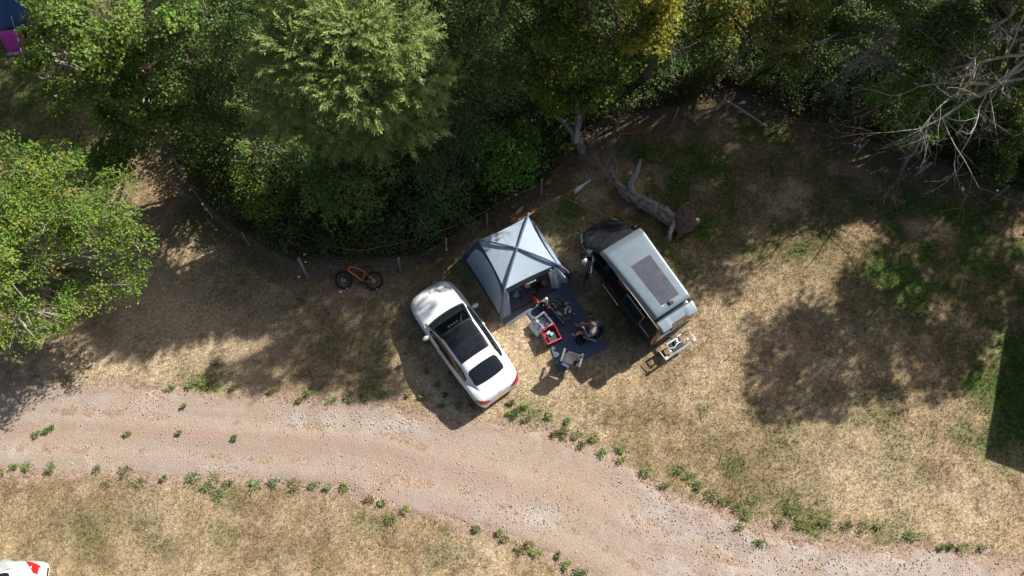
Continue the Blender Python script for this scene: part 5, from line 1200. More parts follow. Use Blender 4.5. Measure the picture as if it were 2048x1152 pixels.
v2 = {'pelvis': ((-.03, 0, .50), (.20, .17)), 'belly': ((-.05, 0, .68), (.205, .18)), 'chest': ((-.03, 0, .88), (.225, .175)), 'nb': ((.015, 0, 1.035), .11)}
e2 = [('pelvis', 'belly'), ('belly', 'chest'), ('chest', 'nb')]
v3 = {'pelvis': ((-.03, 0, .50), (.17, .13))}; e3 = []
for s, sy in (('l', 1), ('r', -1)):
    v2[s + 'sh'] = ((0, sy * .20, .985), .115); v2[s + 'up'] = ((.055, sy * .268, .82), .085); e2 += [('chest', s + 'sh'), (s + 'sh', s + 'up')]
    v3[s + 'hip'] = ((.03, sy * .10, .50), .112); v3[s + 'th'] = ((.30, sy * .155, .50), .092); v3[s + 'kn'] = ((.37, sy * .172, .50), .088); e3 += [('pelvis', s + 'hip'), (s + 'hip', s + 'th'), (s + 'th', s + 'kn')]
skin_obj('shirt', v2, e2, M_SHIRT, pe); skin_obj('shorts', v3, e3, M_DENIM, pe)
MB().sphere((.075, 0, 1.275), (.118, .098, .108), 18).build('hair', M_HAIR, pe)
for sy in (1, -1):
    MB().sphere((.10, sy * .085, 1.225), (.022, .012, .032), 8).build('ear', M_SKIN, pe); MB().sphere((.178, sy * .032, 1.245), (.012, .014, .010), 8).build('eye', M_WHITEP, pe)
    m_ = MB(); m_.sphere((.575, sy * .195, .045), (.135, .055, .050), 12); m_.build('shoe', M_SHOE, pe)
MB().box((.186, 0, 1.175), (.012, .045, .010)).build('mouth', mat('lips', (.40, .15, .12), rough=.6), pe)
ph = thing('phone', 'black phone held in both hands of the seated person', 'phone', ch2.location, R(160)); m_ = MB(); m_.box((.40, 0, .845), (.016, .075, .15), M=Matrix.Rotation(R(50), 3, 'Y')); m_.build('case', M_BLACKP, ph, bevel=.006); m_ = MB(); m_.box((.393, 0, .854), (.004, .066, .14), M=Matrix.Rotation(R(50), 3, 'Y')); m_.build('screen', M_GLASS, ph)

# ================================================================== BICYCLE
M_FRAME = mat('orange_frame', (.80, .17, .02), rough=.3, coat=.6)
bp_ = P(718, 562, .14)
bk = thing('bicycle', 'orange mountain bike lying against the wire fence', 'bicycle', (bp_.x, bp_.y - .30, .035), R(178)); bk.rotation_euler = (R(64), 0, R(178))
RW, FW = (-.56, 0, .345), (.57, 0, .345)
def circ(c, r, n=28): return [Vector((c[0] + r * math.cos(2 * math.pi * k / n), c[1], c[2] + r * math.sin(2 * math.pi * k / n))) for k in range(n)]
for c in (FW, RW):
    w = MB().tube(circ(c, .315), .033, 8, closed=True).build('wheel', M_RUBBER, bk); MB().tube(circ(c, .272), .013, 6, closed=True).build('rim', M_BLACKP, w)
    for k in range(12):
        a_ = k * math.pi / 6; MB().tube([(c[0], 0, c[2]), (c[0] + .265 * math.cos(a_), 0, c[2] + .265 * math.sin(a_))], .0022, 3).build('spoke', M_STEEL, w)
    m_ = MB(); m_.lathe([(.025, -.05), (.03, 0), (.025, .05)], c, 10, Matrix.Rotation(R(90), 3, 'X')); m_.build('hub', M_BLACKP, w)
    m_ = MB(); m_.lathe([(.03, 0), (.085, 0), (.085, .004), (.03, .004)], (c[0], .045, c[2]), 18, Matrix.Rotation(R(90), 3, 'X')); m_.build('brake_disc', M_STEEL, w)
    m_ = MB(); m_.box((c[0] - .12, .034, c[2] - .30), (.10, .004, .02), M=Matrix.Rotation(R(-22), 3, 'Y')); m_.build('tyre_label', M_WHITEP, w)
HT, HB, BB, SC = Vector((.36, 0, .84)), Vector((.41, 0, .70)), Vector((-.12, 0, .33)), Vector((-.22, 0, .68))
for nm, pts, r in (('top_tube', [HT, (.1, 0, .80), SC], .021), ('down_tube', [HB, (.15, 0, .54), BB], .028), ('seat_tube', [BB, SC], .019), ('head_tube', [HT + Vector((-.012, 0, .03)), HB + Vector((.01, 0, -.03))], .028)):
    MB().tube(pts, r, 8).build(nm, M_FRAME, bk)
for sy in (-1, 1):
    MB().tube([SC + Vector((.02, sy * .02, -.04)), Vector((-.36, sy * .055, .53)), Vector((-.56, sy * .06, .345))], .012, 6).build('seat_stay', M_FRAME, bk); MB().tube([BB + Vector((0, sy * .03, 0)), Vector((-.33, sy * .055, .32)), Vector((-.56, sy * .06, .345))], .013, 6).build('chain_stay', M_FRAME, bk)
    MB().tube([HB + Vector((.01, sy * .055, -.06)), Vector((.50, sy * .055, .52)), Vector((.57, sy * .055, .345))], .021, 8).build('fork_leg', M_BLACKP, bk)
    MB().tube([(.33, sy * .24, .95), (.29, sy * .37, .95)], .018, 8).build('grip', M_RUBBER, bk); MB().tube([(.36, sy * .23, .94), (.42, sy * .30, .91)], .007, 5).build('brake_lever', M_BLACKP, bk)
    MB().tube([BB + Vector((0, sy * .07, 0)), BB + Vector((sy * .12, sy * .09, -sy * .12))], .011, 6).build('crank', M_BLACKP, bk); m_ = MB(); m_.box(BB + Vector((sy * .12, sy * .15, -sy * .12)), (.09, .10, .02)); m_.build('pedal', M_BLACKP, bk, bevel=.005)
MB().tube([(.33, -.26, .95), (.37, -.08, .93), (.38, 0, .92), (.37, .08, .93), (.33, .26, .95)], .014, 8).build('handlebar', M_BLACKP, bk); MB().tube([HT, HT + Vector((-.01, 0, .05)), Vector((.38, 0, .92))], .02, 8).build('stem', M_BLACKP, bk)
MB().tube([SC, Vector((-.265, 0, .86))], .014, 8).build('seat_post', M_BLACKP, bk)
m_ = MB(); m_.grid([[Vector((lerp(-.42, -.12, i / 8), lerp(-1, 1, j / 6) * lerp(.075, .022, (i / 8) ** .7), .885 - .02 * (lerp(-1, 1, j / 6)) ** 2)) for j in range(7)] for i in range(9)]); m_.build('saddle', M_RUBBER, bk, solid=.03)
m_ = MB(); m_.lathe([(.02, 0), (.085, 0), (.09, .004), (.02, .006)], BB + Vector((0, -.05, 0)), 20, Matrix.Rotation(R(90), 3, 'X')); m_.build('chainring', M_BLACKP, bk)
m_ = MB(); m_.grid([[Vector((-.56 + .36 * math.cos(a_), y, .345 + .36 * math.sin(a_))) for y in (-.035, 0, .035)] for a_ in np.linspace(.7, 2.2, 8)]); m_.build('mudguard', M_BLACKP, bk, solid=.006)

# ================================================================== FENCES
M_POST = mat('weathered_post', (.30, .255, .21), rough=.95, var=.3, scale=14, bump=.5, bscale=30); M_WIRE = mat('galvanised_wire', (.26, .26, .27), rough=.5, metal=.4); M_TAG = mat('white_tag', (.8, .82, .85), rough=.5)
def fence(name, label, line, posts, h=.95, lean=(0, 0), wires=6, struts=()):
    L = [P(*q) for q in line]; o = thing(name, label, 'fence', L[0]); off = L[0]; pts = catmull(L, 14)
    mb = MB()
    for k in range(wires):
        z = .10 + (h - .14) * k / (wires - 1)
        mb.tube([p - off + Vector((lean[0] * z + .015 * math.sin(i * 1.7 + k), lean[1] * z + .02 * math.sin(i * .9 + k * 2), z + .02 * math.sin(i * .6 + k))) for i, p in enumerate(pts)], .003, 3, cap=False)
    acc = 0
    for i in range(len(pts) - 1):
        d = (pts[i + 1] - pts[i]).length; s_ = 0
        while acc + s_ < d:
            p = pts[i].lerp(pts[i + 1], (acc + s_) / d) - off; mb.tube([p + Vector((0, 0, .02)), p + Vector((lean[0] * h, lean[1] * h, h - .03))], .0024, 3, cap=False); s_ += .16
        acc = acc + s_ - d
    mb.build('wire_netting', M_WIRE, o, smooth=False, kind='stuff')
    for (qx, qy, hh, lx, ly, r) in posts:
        p = P(qx, qy) - off; t_ = p + Vector((lx, ly, hh)); post = MB().tube([p + Vector((0, 0, -.05)), p.lerp(t_, .5), t_, t_ + Vector((0, 0, .015))], [r, r * .97, r * .93, r * .6], 9).build('post', M_POST, o)
    for (a_, za, b_, zb) in struts:
        MB().tube([P(*a_, za) - off, P(*b_, zb) - off], [.045, .05], 8).build('strut', M_POST, o)
    return o, off
fL, oL = fence('wire_fence', 'low wire fence curving along the wood past the orange bicycle', [(352, 320), (375, 365), (410, 415), (455, 460), (505, 495), (560, 530), (615, 552), (690, 546), (790, 541), (850, 530), (895, 505), (950, 470), (1020, 425), (1085, 385)],
    [(362, 345, .7, 0, .2, .04), (424, 432, .75, -.1, .15, .035), (500, 492, .8, -.05, .2, .035), (615, 553, .95, -.1, .35, .055), (800, 541, .8, .05, .2, .04), (893, 505, .85, .05, .2, .04), (975, 456, .85, 0, .2, .04), (1082, 388, .9, 0, .15, .045)], h=.72, lean=(-.02, .28))
fR, oR = fence('wire_fence', 'wire netting fence with wooden posts around the far right meadow', [(1226, 266), (1300, 248), (1380, 232), (1452, 216), (1500, 232), (1560, 258), (1640, 282), (1718, 308), (1780, 327), (1835, 348), (1910, 372), (1985, 398), (2060, 424), (2180, 466)],
    [(1226, 268, 1.0, .12, .06, .07), (1345, 243, .85, .05, .05, .045), (1452, 218, 1.05, .05, .02, .065), (1557, 261, .9, -.02, .12, .05), (1709, 310, .95, .12, .1, .045), (1830, 350, .95, .1, 0, .07), (1983, 399, .95, .02, .05, .05), (2090, 436, .95, 0, .05, .055)], h=.95, struts=(((1455, 203), .85, (1378, 236), .03), ((1460, 205), .85, (1532, 252), .03)))
def tag_at(par, off, px, py, z, s=.09, rz=0.3):
    p = P(px, py, z) - off; MB().box(p, (s, s * .7, .012), rz=rz).build('tag', M_TAG, par)
for q in ((1457, 203, 1.07), (1709, 290, .8), (1720, 293, 1.0), (1995, 381, 1.0)): tag_at(fR, oR, *q)
for q in ((611, 524, .7), (609, 509, .96), (893, 499, .5)): tag_at(fL, oL, *q, s=.07)
for k, (qx, qy) in enumerate(((598, 554), (681, 584))):
    t_ = thing('tent_peg_tag', ('white plastic tag on the grass left of the bicycle by the post', 'white plastic tag on the grass in front of the bicycle')[k], 'tag', base(qx, qy, .0), .2)
    MB().box((0, 0, .025), (.11, .08, .03)).build('plate', M_TAG, t_, bevel=.006); MB().tube([(0, 0, -.05), (0, 0, .02)], .008, 5).build('peg', M_STEEL, t_)
bl = thing('carrier_bag', 'blue and white scrap hanging by the fence corner post', 'bag', base(1480, 208, .55)); m_ = MB(); m_.grid([[Vector((lerp(-.18, .2, i / 6), .05 * math.sin(i + j), lerp(.0, .12, j / 4) + .08 * i / 6)) for j in range(5)] for i in range(7)]); m_.build('sheet', mat('scrap_blue', (.35, .5, .65), rough=.5, var=.3, scale=8), bl, solid=.006)
MB().tube([(0, 0, -.55), (0, .02, -.2), (0, 0, .05)], .008, 5).build('stake', M_POST, bl)

# cords
def cord(label, pts, m, r=.011, per=6):
    MB().tube(catmull([P(*q) for q in pts], per), r, 5).build('cord', m, None, label=label, cat='cord', kind=None)
M_CORD = mat('orange_cord', (.50, .20, .05), rough=.7); M_CORDY = mat('yellow_cord', (.48, .33, .06), rough=.7)
cord('orange string along the top of the left fence to the white pennant', [(545, 455, .6), (610, 472, .7), (700, 500, .65), (770, 492, .7), (830, 478, .7), (900, 455, .75), (960, 428, .75), (1020, 395, .8), (1075, 372, .8)], M_CORD, .010)
cord('orange guy line running from the tent to the white pennant', [(1056, 432, 1.9), (1085, 412, 1.2), (1130, 388, .8), (1152, 375, .62), (1186, 354, .62), (1215, 335, .7)], M_CORD, .010)
cord('yellow cord lying on the grass above the van nose', [(1084, 388, .02), (1112, 390, .02), (1135, 398, .02), (1165, 412, .02), (1195, 425, .02), (1222, 433, .02), (1236, 428, .03), (1246, 437, .02), (1247, 446, .02)], M_CORDY, .011)
cord('orange cord lying beyond the fence near the stump', [(1236, 268, .05), (1262, 266, .05), (1290, 258, .05), (1310, 248, .1), (1328, 243, .2)], M_CORD, .011)
cord('orange cord coiled behind the fence at far right', [(1585, 222, .1), (1592, 212, .15), (1603, 212, .15), (1610, 222, .1), (1600, 228, .1)], M_CORD, .010)
cord('orange cord coil beside the tent back corner', [(1140, 485, .02), (1148, 478, .03), (1152, 486, .02), (1146, 494, .02), (1138, 500, .02), (1142, 508, .02)], M_CORD, .009)
cord('orange cord coiled in the dry grass left of the tent', [(935, 455, .1), (945, 446, .1), (960, 444, .1), (958, 452, .08), (945, 457, .06), (932, 452, .1), (985, 438, .1)], M_CORD, .010)
cord('brown string along the left fence edge from the dry tuft', [(385, 335, .4), (425, 372, .4), (455, 400, .45), (500, 440, .5), (545, 470, .5), (610, 495, .4)], M_CORD, .009)
# white pennant hanging from the line
pn = thing('pennant', 'white triangular pennant hanging on the orange guy line', 'pennant', base(1168, 372, 0))
pv = [P(1186, 356, .60), P(1150, 378, .60), P(1149, 390, .25)]; pv = [p - pn.location for p in pv]
m_ = MB(); m_.grid([[pv[0].lerp(pv[1].lerp(pv[2], j / 4), i / 8) + Vector((.01, .02, 0)) * math.sin(i * 1.3 + j) for j in range(5)] for i in range(1, 9)]); m_.build('cloth', mat('pennant_white', (.68, .76, .82), rough=.6, var=.06), pn, solid=.006)
MB().tube([pv[1] + Vector((0, 0, -.6)), pv[1] + Vector((0, 0, .02))], .009, 5).build('pole', M_STEEL, pn)

# ================================================================== FALLEN LOG AND DEAD WOOD
M_LOG = mat('grey_log', (.27, .235, .20), rough=.95, var=.65, scale=7, bump=1.0, bscale=18); M_LOGP = mat('bare_wood', (.42, .37, .31), rough=.9, var=.25, scale=12, bump=.6, bscale=25); M_SOIL = mat('root_soil', (.14, .10, .075), rough=1, var=.4, scale=9, bump=1, bscale=14)
l0, l1 = P(1238, 377, .24), P(1350, 442, .26); lc = (l0 + l1) / 2
lg = thing('fallen_log', 'grey fallen tree trunk with root plate above the van', 'log', (lc.x, lc.y, 0)); lo_ = Vector((lc.x, lc.y, 0))
def rough_tube(mb, pts, rs, n=14, amp=.14, seed=1):
    b0 = len(mb.v); mb.tube(pts, rs, n); N = len(pts)
    for i in range(N):
        c = Vector(pts[i])
        for k in range(n):
            q = Vector(mb.v[b0 + i * n + k]); f = 1 + amp * (math.sin(k * 2.1 + seed) * .6 + math.sin(k * 3.7 + i * .9 + seed * 2) * .4 + math.sin(i * 1.3 + seed) * .25); mb.v[b0 + i * n + k] = tuple(c + (q - c) * f)
    return mb
rough_tube(MB(), [(l0 - lo_).lerp(l1 - lo_, k / 24) + Vector((.012 * math.sin(k * 2.3), .02 * math.sin(k * 1.1), .012 * math.sin(k * 1.9))) for k in range(25)], [float(np.interp(k, [0, 2, 8, 16, 21, 24], [.15, .22, .235, .245, .28, .33])) * (1 + .06 * math.sin(k * 2.7)) for k in range(25)], 20, .20, 2).build('trunk', M_LOG, lg)
st1 = [P(1264, 384, .34), P(1262, 366, .55), P(1274, 345, .75), P(1279, 330, .85), P(1281, 318, .95)]
rough_tube(MB(), [p - lo_ for p in st1], [.10, .11, .10, .07, .035], 10, .2, 4).build('branch_stub', M_LOGP, lg, label='pale splintered branch stub')
st2 = [P(1242, 376, .3), P(1232, 365, .45), P(1224, 348, .6), P(1222, 330, .75)]
rough_tube(MB(), [p - lo_ for p in st2], [.11, .09, .07, .045], 10, .2, 6).build('branch_stub', M_LOG, lg)
rpl = [(1345, 440, .30), (1368, 425, .45), (1390, 425, .35)], [(1350, 440, .3), (1340, 462, .40), (1338, 482, .25)], [(1355, 445, .3), (1375, 450, .55), (1398, 447, .3)], [(1350, 435, .3), (1362, 415, .55), (1378, 405, .5)], [(1350, 445, .2), (1360, 465, .25), (1352, 478, .06)]
for k, pts in enumerate(rpl):
    rough_tube(MB(), catmull([P(*q) - lo_ for q in pts], 4), [lerp((.22, .17, .2, .14, .16)[k], .05, i / 8) for i in range(9)], 10, .25, k + 3).build('root', M_SOIL if k != 1 else M_LOG, lg)
mbx = MB(); mbx.sphere(P(1366, 441, .28) - lo_, (.50, .56, .36), 18); mbx.v = [tuple(Vector(q) + Vector(rng.normal(0, .03, 3))) for q in mbx.v]; mbx.build('root_ball', M_SOIL, lg)
for k in range(9):
    a_ = rng.uniform(0, 6.28); c = P(1375, 430, .4) - lo_; mr_ = MB(); mr_.tube(catmull([c, c + Vector((.2 * math.cos(a_), .2 * math.sin(a_), .1)), c + Vector((.35 * math.cos(a_ + .5), .35 * math.sin(a_ + .5), rng.uniform(-.2, .2)))], 4), [.016] * 4 + [.010] * 4 + [.004], 4); mr_.build('rootlet', M_DEADWOOD, lg)
bd = MB()
for q_, r_ in (((1225, 335, .7), (1190, 300, .9)), ((1218, 345, .5), (1178, 318, .5)), ((1240, 350, .6), (1225, 300, .9))):
    A = P(1236, 370, .35) - lo_; B = P(*r_) - lo_; br_ = MB(); dead_branches(br_, A, B - A, (B - A).length * .9, .03, 3, droop=.01, curl=.3, spread=.6, n=4); br_.build('dead_branch', M_DEADWOOD, lg)
tw = thing('dead_twigs', 'rust-brown dead twigs heaped at the broken end of the log', 'twigs', base(1235, 382, 0)); mb = MB()
for k in range(46):
    a_ = rng.uniform(0, 6.28); mb.tube([Vector((rng.normal(0, .18), rng.normal(0, .10), rng.uniform(.05, .35))), Vector((rng.normal(0, .18) + .25 * math.cos(a_), rng.normal(0, .1) + .2 * math.sin(a_), rng.uniform(.03, .45)))], [.009, .003], 3)
mb.build('twigs', mat('rust_twig', (.27, .12, .05), rough=.9, var=.3), tw, kind='stuff')
gb = thing('stone_block', 'small pale grey block beside the log roots', 'block', base(1393, 443, 0), .4); m_ = MB(); m_.box((0, 0, .09), (.17, .15, .18), taper=.93); m_.build('block', mat('block_grey', (.50, .55, .60), rough=.6, var=.1), gb, bevel=.015)
# broken standing trunk
s0 = P(1163, 300, 0); sd_ = thing('broken_tree', 'broken dead standing trunk behind the pennant', 'dead tree', s0)
rough_tube(MB(), [P(*q) - s0 for q in ((1163, 302, 0), (1158, 285, .6), (1154, 262, 1.2), (1158, 235, 1.8), (1155, 205, 2.5), (1152, 180, 3.1))], [.20, .16, .14, .12, .10, .05], 12, .18, 3).build('trunk', M_LOG, sd_)
rough_tube(MB(), [P(*q) - s0 for q in ((1152, 286, .7), (1143, 262, 1.2), (1128, 245, 1.5), (1108, 228, 1.8))], [.12, .10, .09, .07], 10, .18, 5).build('limb', M_LOG, sd_)
rough_tube(MB(), [P(*q) - s0 for q in ((1153, 284, .82), (1153, 272, 1.06), (1155, 258, 1.38))], [.09, .115, .06], 10, .2, 8).build('bare_patch', M_LOGP, sd_)
for k, (qx, qy, z, lab) in enumerate(((1050, 170, 2.4, 'tangle of grey dead twigs above the bright shrub'), (1075, 255, 1.2, 'grey dead twigs left of the broken trunk'), (1205, 345, .3, 'pale dead twigs beside the pennant'), (1180, 300, .6, 'dead twigs at the foot of the broken trunk'))):
    p0 = P(qx, qy, 0); t_ = thing('dead_shrub', lab, 'dead shrub', p0); mb = MB(); top = P(qx, qy, z) - p0
    for j in range(7 if k < 2 else 5): dead_branches(mb, Vector((0, 0, .05)), (rng.normal(0, .6), rng.normal(0, .6), 1.2), max(.7, z * .75), .022, 2, droop=-.03, curl=.5, n=4)
    mb.build('twigs', M_DEADWOOD, t_, kind='stuff')
dt0 = P(2140, 190, 0); dt = thing('dead_tree', 'pale leafless branches reaching in at the upper right', 'dead tree', dt0)
MB().tube([(0, 0, -.1), (.05, .1, 1.5), (0, .1, 3.0), (-.05, .1, 4.6)], [.26, .22, .18, .13], 10).build('trunk', M_DEADWOOD, dt)
for k, (a_, b_, L) in enumerate((((2110, 100, 4.4), (1880, 130, 4.6), 4.4), ((2100, 60, 4.6), (1900, 60, 5.0), 4.2), ((2090, 150, 3.9), (1840, 210, 3.6), 4.6), ((2080, 20, 5.0), (1930, -20, 5.4), 3.6), ((2060, 110, 4.2), (1960, 190, 4.2), 2.6), ((2000, 60, 4.8), (1920, 160, 4.6), 2.4), ((2040, 0, 5.2), (1990, 90, 5.4), 2.2), ((2070, 80, 4.4), (1860, 90, 4.4), 4.0), ((2080, 120, 4.2), (1800, 180, 4.0), 4.8), ((2060, 40, 4.8), (1880, 20, 5.0), 3.8))):
    A = P(*a_) - dt0; B = P(*b_) - dt0; mb = MB(); mb.tube([Vector((0, .1, max(.8, A.z - .8))), A], [.09, .07], 7); dead_branches(mb, A, B - A, L, .075, 3, droop=-.015, curl=.28, spread=.8, n=6); mb.build('branch', mat('bleached_branch', (.44, .39, .33), rough=.9, var=.2, scale=12), dt)
lv = Leaves(); lobes_sprays(lv, [(tuple(np.array(c) - np.array(dt0)), r) for c, r in px_lobes([(1880, 110, 4.7, .7, .6, .3), (1960, 100, 4.9, .7, .6, .3), (1820, 150, 4.2, .6, .5, .3), (1930, 160, 4.3, .6, .5, .3), (1840, 60, 4.8, .7, .6, .3), (1780, 200, 3.9, .4, .4, .2)])], (.22, .20, .03), leaf=(.10, .08), spray=.16, per=9, dens=9)
lv.build('leaves', dt)
d2 = P(1640, 90, 0); dk = thing('dead_tree', 'thin grey bare branches hanging below the olive tree', 'dead tree', d2)
MB().tube([(0, 0, -.05), (.02, .05, 1.4), (0, .1, 2.9)], [.10, .08, .05], 8).build('trunk', M_DEADWOOD, dk)
for a_, b_, L in (((1690, 60, 4.2), (1560, 100, 4.2), 2.4), ((1800, 60, 4.6), (1700, 120, 4.4), 2.4), ((1420, 10, 6.2), (1450, 80, 5.6), 1.8), ((1290, 10, 7.4), (1320, 60, 7.2), 1.5), ((1780, 70, 4.2), (1700, 110, 4.0), 2.0)):
    A = P(*a_) - d2; B = P(*b_) - d2; mb = MB(); dead_branches(mb, A, B - A, L, .04, 3, droop=-.02, curl=.3, n=5); mb.build('branch', M_DEADWOOD, dk)
# rusty dry tuft by the left fence and fern-dry stalks along the right fence
for lab, spots in (('bright dry orange tuft at the left end of the fence', [(428, 368), (424, 358), (432, 374)]), ('dry orange-brown stalks matted along the right fence', [(1600, 250), (1650, 262), (1700, 268), (1740, 285), (1780, 295), (1560, 236), (1630, 255), (1680, 278)]), ('dry stalks matted along the left fence beside the tent', [(900, 480), (940, 455), (980, 430), (1020, 405), (860, 505), (760, 520), (700, 520), (640, 515)])):
    p0 = P(*spots[0]); t_ = thing('dry_stalks', lab, 'dry plants', p0); mb = MB()
    for (qx, qy) in spots:
        for k in range(34 if len(spots) > 3 else 22):
            c = P(qx + rng.normal(0, 16 if len(spots) > 3 else 3), qy + rng.normal(0, 7 if len(spots) > 3 else 3)) - p0; d = Vector((rng.normal(0, .28), rng.normal(0, .2), rng.uniform(.03, .35))) * (1 if len(spots) > 3 else .55); mb.tube([c, c + d * .6 + Vector((0, 0, .05)), c + d], [.009, .007, .003], 3)
    mb.build('stalks', mat('dry_stalk_orange' if len(spots) <= 3 else 'dry_stalk', (.50, .20, .07) if len(spots) <= 3 else (.26, .155, .08), rough=.9, var=.35, scale=3), t_, kind='stuff')

# ================================================================== NEIGHBOURING PITCH AT THE TOP LEFT
nt0 = P(66, 36, 0); nt = thing('dome_tent', 'blue tent with pink door half hidden at the top left', 'tent', nt0, R(100))
M_NB = mat('tent_royal_blue', (.02, .075, .20), rough=.7, var=.12, bump=.2, bscale=8)
rows = [[Vector((lerp(-1.15, 1.6, i / 10), 1.25 * math.cos(math.pi * j / 14) * (1 - .25 * abs(i / 10 - .4)), (1.45 * math.sin(math.pi * j / 14)) * (.25 + .75 * math.sin(math.pi * (i / 10 * .8 + .1))))) for j in range(15)] for i in range(11)]
MB().grid(rows).build('flysheet', M_NB, nt, solid=.01)
m_ = MB(); m_.grid([[Vector((-1.22 - .5 * u, lerp(.05, .95, j / 6), .72 * (1 - u))) for j in range(7)] for u in (0, .25, .5, .75, 1)]); m_.build('door_flap', mat('tent_pink', (.55, .06, .34), rough=.7, var=.1), nt, solid=.01)
m_ = MB(); m_.box((-1.80, .5, .012), (.18, .95, .012)); m_.build('doormat', M_LGREY, nt)
wc = thing('camp_chair', 'white camp chair beside the blue tent at top left', 'chair', P(95, 112, 0), R(200))
for sy in (-1, 1):
    for sx in (-1, 1): MB().tube([(sx * .22, sy * .24, 0), (-sx * .18, sy * .26, .46)], .014, 6).build('leg', M_RACKW, wc)
MB().grid([[Vector((lerp(.24, -.2, i / 5), lerp(-.26, .26, j / 5), .44 - .04 * math.sin(math.pi * j / 5))) for j in range(6)] for i in range(6)]).build('seat', M_WHITEP, wc, solid=.015); MB().grid([[Vector((-.2 - .12 * i / 5, lerp(-.26, .26, j / 5), lerp(.44, .95, i / 5))) for j in range(6)] for i in range(6)]).build('backrest', M_WHITEP, wc, solid=.015)
gz_ = thing('gazebo', 'white gazebo canopy behind the leaves in the top left corner', 'gazebo', P(18, -12, 0), .2)
MB().add([(-1.2, -1.2, 2.0), (1.2, -1.2, 2.0), (1.2, 1.2, 2.0), (-1.2, 1.2, 2.0), (0, 0, 2.55)], [(0, 1, 4), (1, 2, 4), (2, 3, 4), (3, 0, 4)]).build('canopy', mat('gazebo_white', (.8, .8, .82), rough=.7, var=.05), gz_, smooth=False, solid=.01)
for sx in (-1, 1):
    for sy in (-1, 1): MB().tube([(sx * 1.18, sy * 1.18, 0), (sx * 1.18, sy * 1.18, 2.0)], .018, 6).build('pole', M_STEEL, gz_)
cord('white guy line from the blue tent down to the grass', [(22, 32, 1.4), (36, 80, .8), (58, 155, .02)], mat('white_line', (.7, .72, .74), rough=.7), .008)

# ================================================================== WEEDS
M_WEED = attr_mat('weed_leaf', rough=.6, namp=0, bump=0, translucent=.25, spec=.2)
def weed(px, py, r, label, group, tone=(.17, .25, .085)):
    p0 = P(px, py); t_ = thing('weed_clump', label, 'weed', p0, 0, group); r *= .6; n = int(85 * max(1, r / .13)); lv = Leaves(); tone = np.array(tone) * rng.uniform(.8, 1.35) * (1 + rng.uniform(0, .5) * np.array((1, .2, .3)))
    sx, sy = rng.uniform(.7, 1.4), rng.uniform(.6, 1.1); q = rng.normal(0, .5, (n, 2)) * r * np.array([sx, sy]); k = rng.integers(1, 4)
    for j in range(k): q[j::k] += rng.normal(0, r * .3, 2)
    c = np.stack([q[:, 0], q[:, 1], rng.uniform(.01, .10, n)], -1); d = np.stack([q[:, 0] / r, q[:, 1] / r, rng.uniform(.1, .6, n)], -1) + rng.normal(0, .4, (n, 3)); d[:, 2] = np.abs(d[:, 2])
    lv.put(c, d, unit(np.array([0, 0, 1.0]) + rng.normal(0, .5, (n, 3))), rng.uniform(.05, .11, n), rng.uniform(.02, .045, n), np.clip(np.array(tone) * (1 + rng.uniform(-.35, .35, (n, 1))) * (1 + rng.uniform(-.2, .2, (1, 3))), .01, .4)); lv.build('leaves', t_, M_WEED)
ORD = 'first second third fourth fifth sixth seventh eighth ninth tenth eleventh twelfth thirteenth fourteenth fifteenth sixteenth seventeenth eighteenth nineteenth twentieth twenty-first twenty-second twenty-third twenty-fourth twenty-fifth twenty-sixth twenty-seventh'.split()
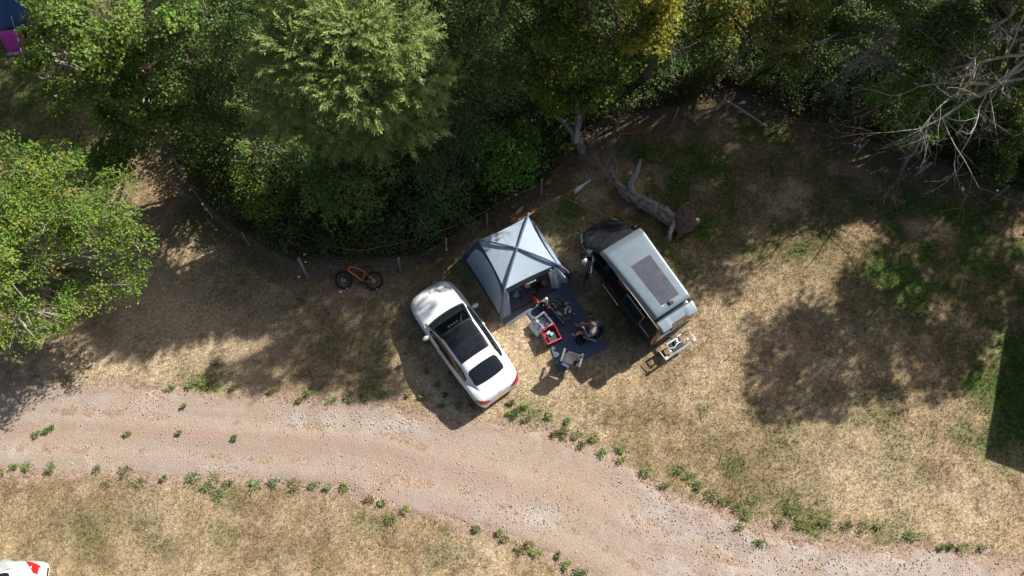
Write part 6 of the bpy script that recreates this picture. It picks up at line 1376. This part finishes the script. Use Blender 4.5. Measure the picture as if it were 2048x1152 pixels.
for lab, grp, lst in (
    ('small green weed clump on the verge above the gravel track', 'weeds above the track left', [(383, 768, .2), (405, 764, .25), (420, 775, .2), (545, 782, .12), (620, 790, .2), (660, 798, .22), (700, 797, .25), (735, 792, .22), (765, 788, .16), (845, 792, .14), (820, 788, .12), (340, 778, .12), (470, 777, .14), (600, 800, .12)]),
    ('small green weed clump in the shade beside the white car', 'weeds beside the car', [(875, 770, .16), (880, 812, .14), (920, 814, .16), (950, 813, .16), (855, 745, .15), (905, 745, .12), (890, 790, .12)]),
    ('small green weed on bare soil between car and track bend', 'weeds on bare soil', [(1022, 826, .14), (1036, 822, .16), (1052, 841, .24), (1030, 832, .12), (1110, 867, .17), (1130, 872, .18), (1155, 866, .2), (1190, 876, .18), (1126, 860, .14), (1165, 890, .12), (1100, 832, .16), (1135, 843, .15), (1020, 805, .12), (1050, 815, .1)]),
    ('green weed clump along the right-hand edge of the track', 'weeds along the right verge', [(1205, 910, .24), (1242, 916, .22), (1245, 895, .18), (1290, 945, .2), (1330, 968, .22), (1380, 960, .3), (1420, 990, .3), (1400, 975, .25), (1450, 1000, .3), (1480, 1012, .28), (1495, 1030, .2), (1525, 1085, .24), (1560, 1048, .2), (1600, 1048, .28), (1650, 1045, .18), (1690, 1050, .26), (1728, 1056, .24), (1760, 1052, .16), (1830, 1074, .32), (1930, 1098, .24), (1965, 1095, .14), (1880, 1095, .12), (1900, 1092, .1), (1480, 1052, .18), (1360, 940, .2), (1580, 1022, .2), (1510, 1000, .2)]),
    ('green weed clump along the lower edge of the track', 'weeds along the lower verge', [(25, 937, .14), (60, 935, .22), (102, 941, .22), (195, 940, .15), (254, 943, .24), (392, 957, .3), (430, 960, .28), (455, 964, .2), (515, 965, .34), (548, 968, .26), (588, 970, .32), (630, 971, .24), (660, 972, .2), (690, 973, .14), (220, 962, .2), (280, 966, .18), (440, 985, .3), (410, 975, .25), (330, 960, .12), (5, 945, .12), (740, 1000, .14), (765, 1005, .12), (780, 1035, .25), (810, 1020, .15)]),
    ('green weed clump where the track leaves the bottom edge', 'weeds at the bottom edge', [(1047, 1096, .2), (1075, 1098, .28), (1060, 1090, .16), (1130, 1128, .22), (1150, 1140, .24), (1170, 1148, .2), (1010, 1078, .16), (955, 1058, .12), (1000, 1065, .14), (1120, 1110, .14)]),
    ('tiny weed growing out of the bare gravel', 'weeds in the gravel', [(471, 876, .1), (255, 866, .1), (95, 862, .16), (75, 868, .14), (105, 858, .12), (360, 866, .06), (370, 812, .08)])):
    for i_, q in enumerate(sorted(lst)): weed(*q, ORD[i_] + ' ' + lab + ', from the left', grp)
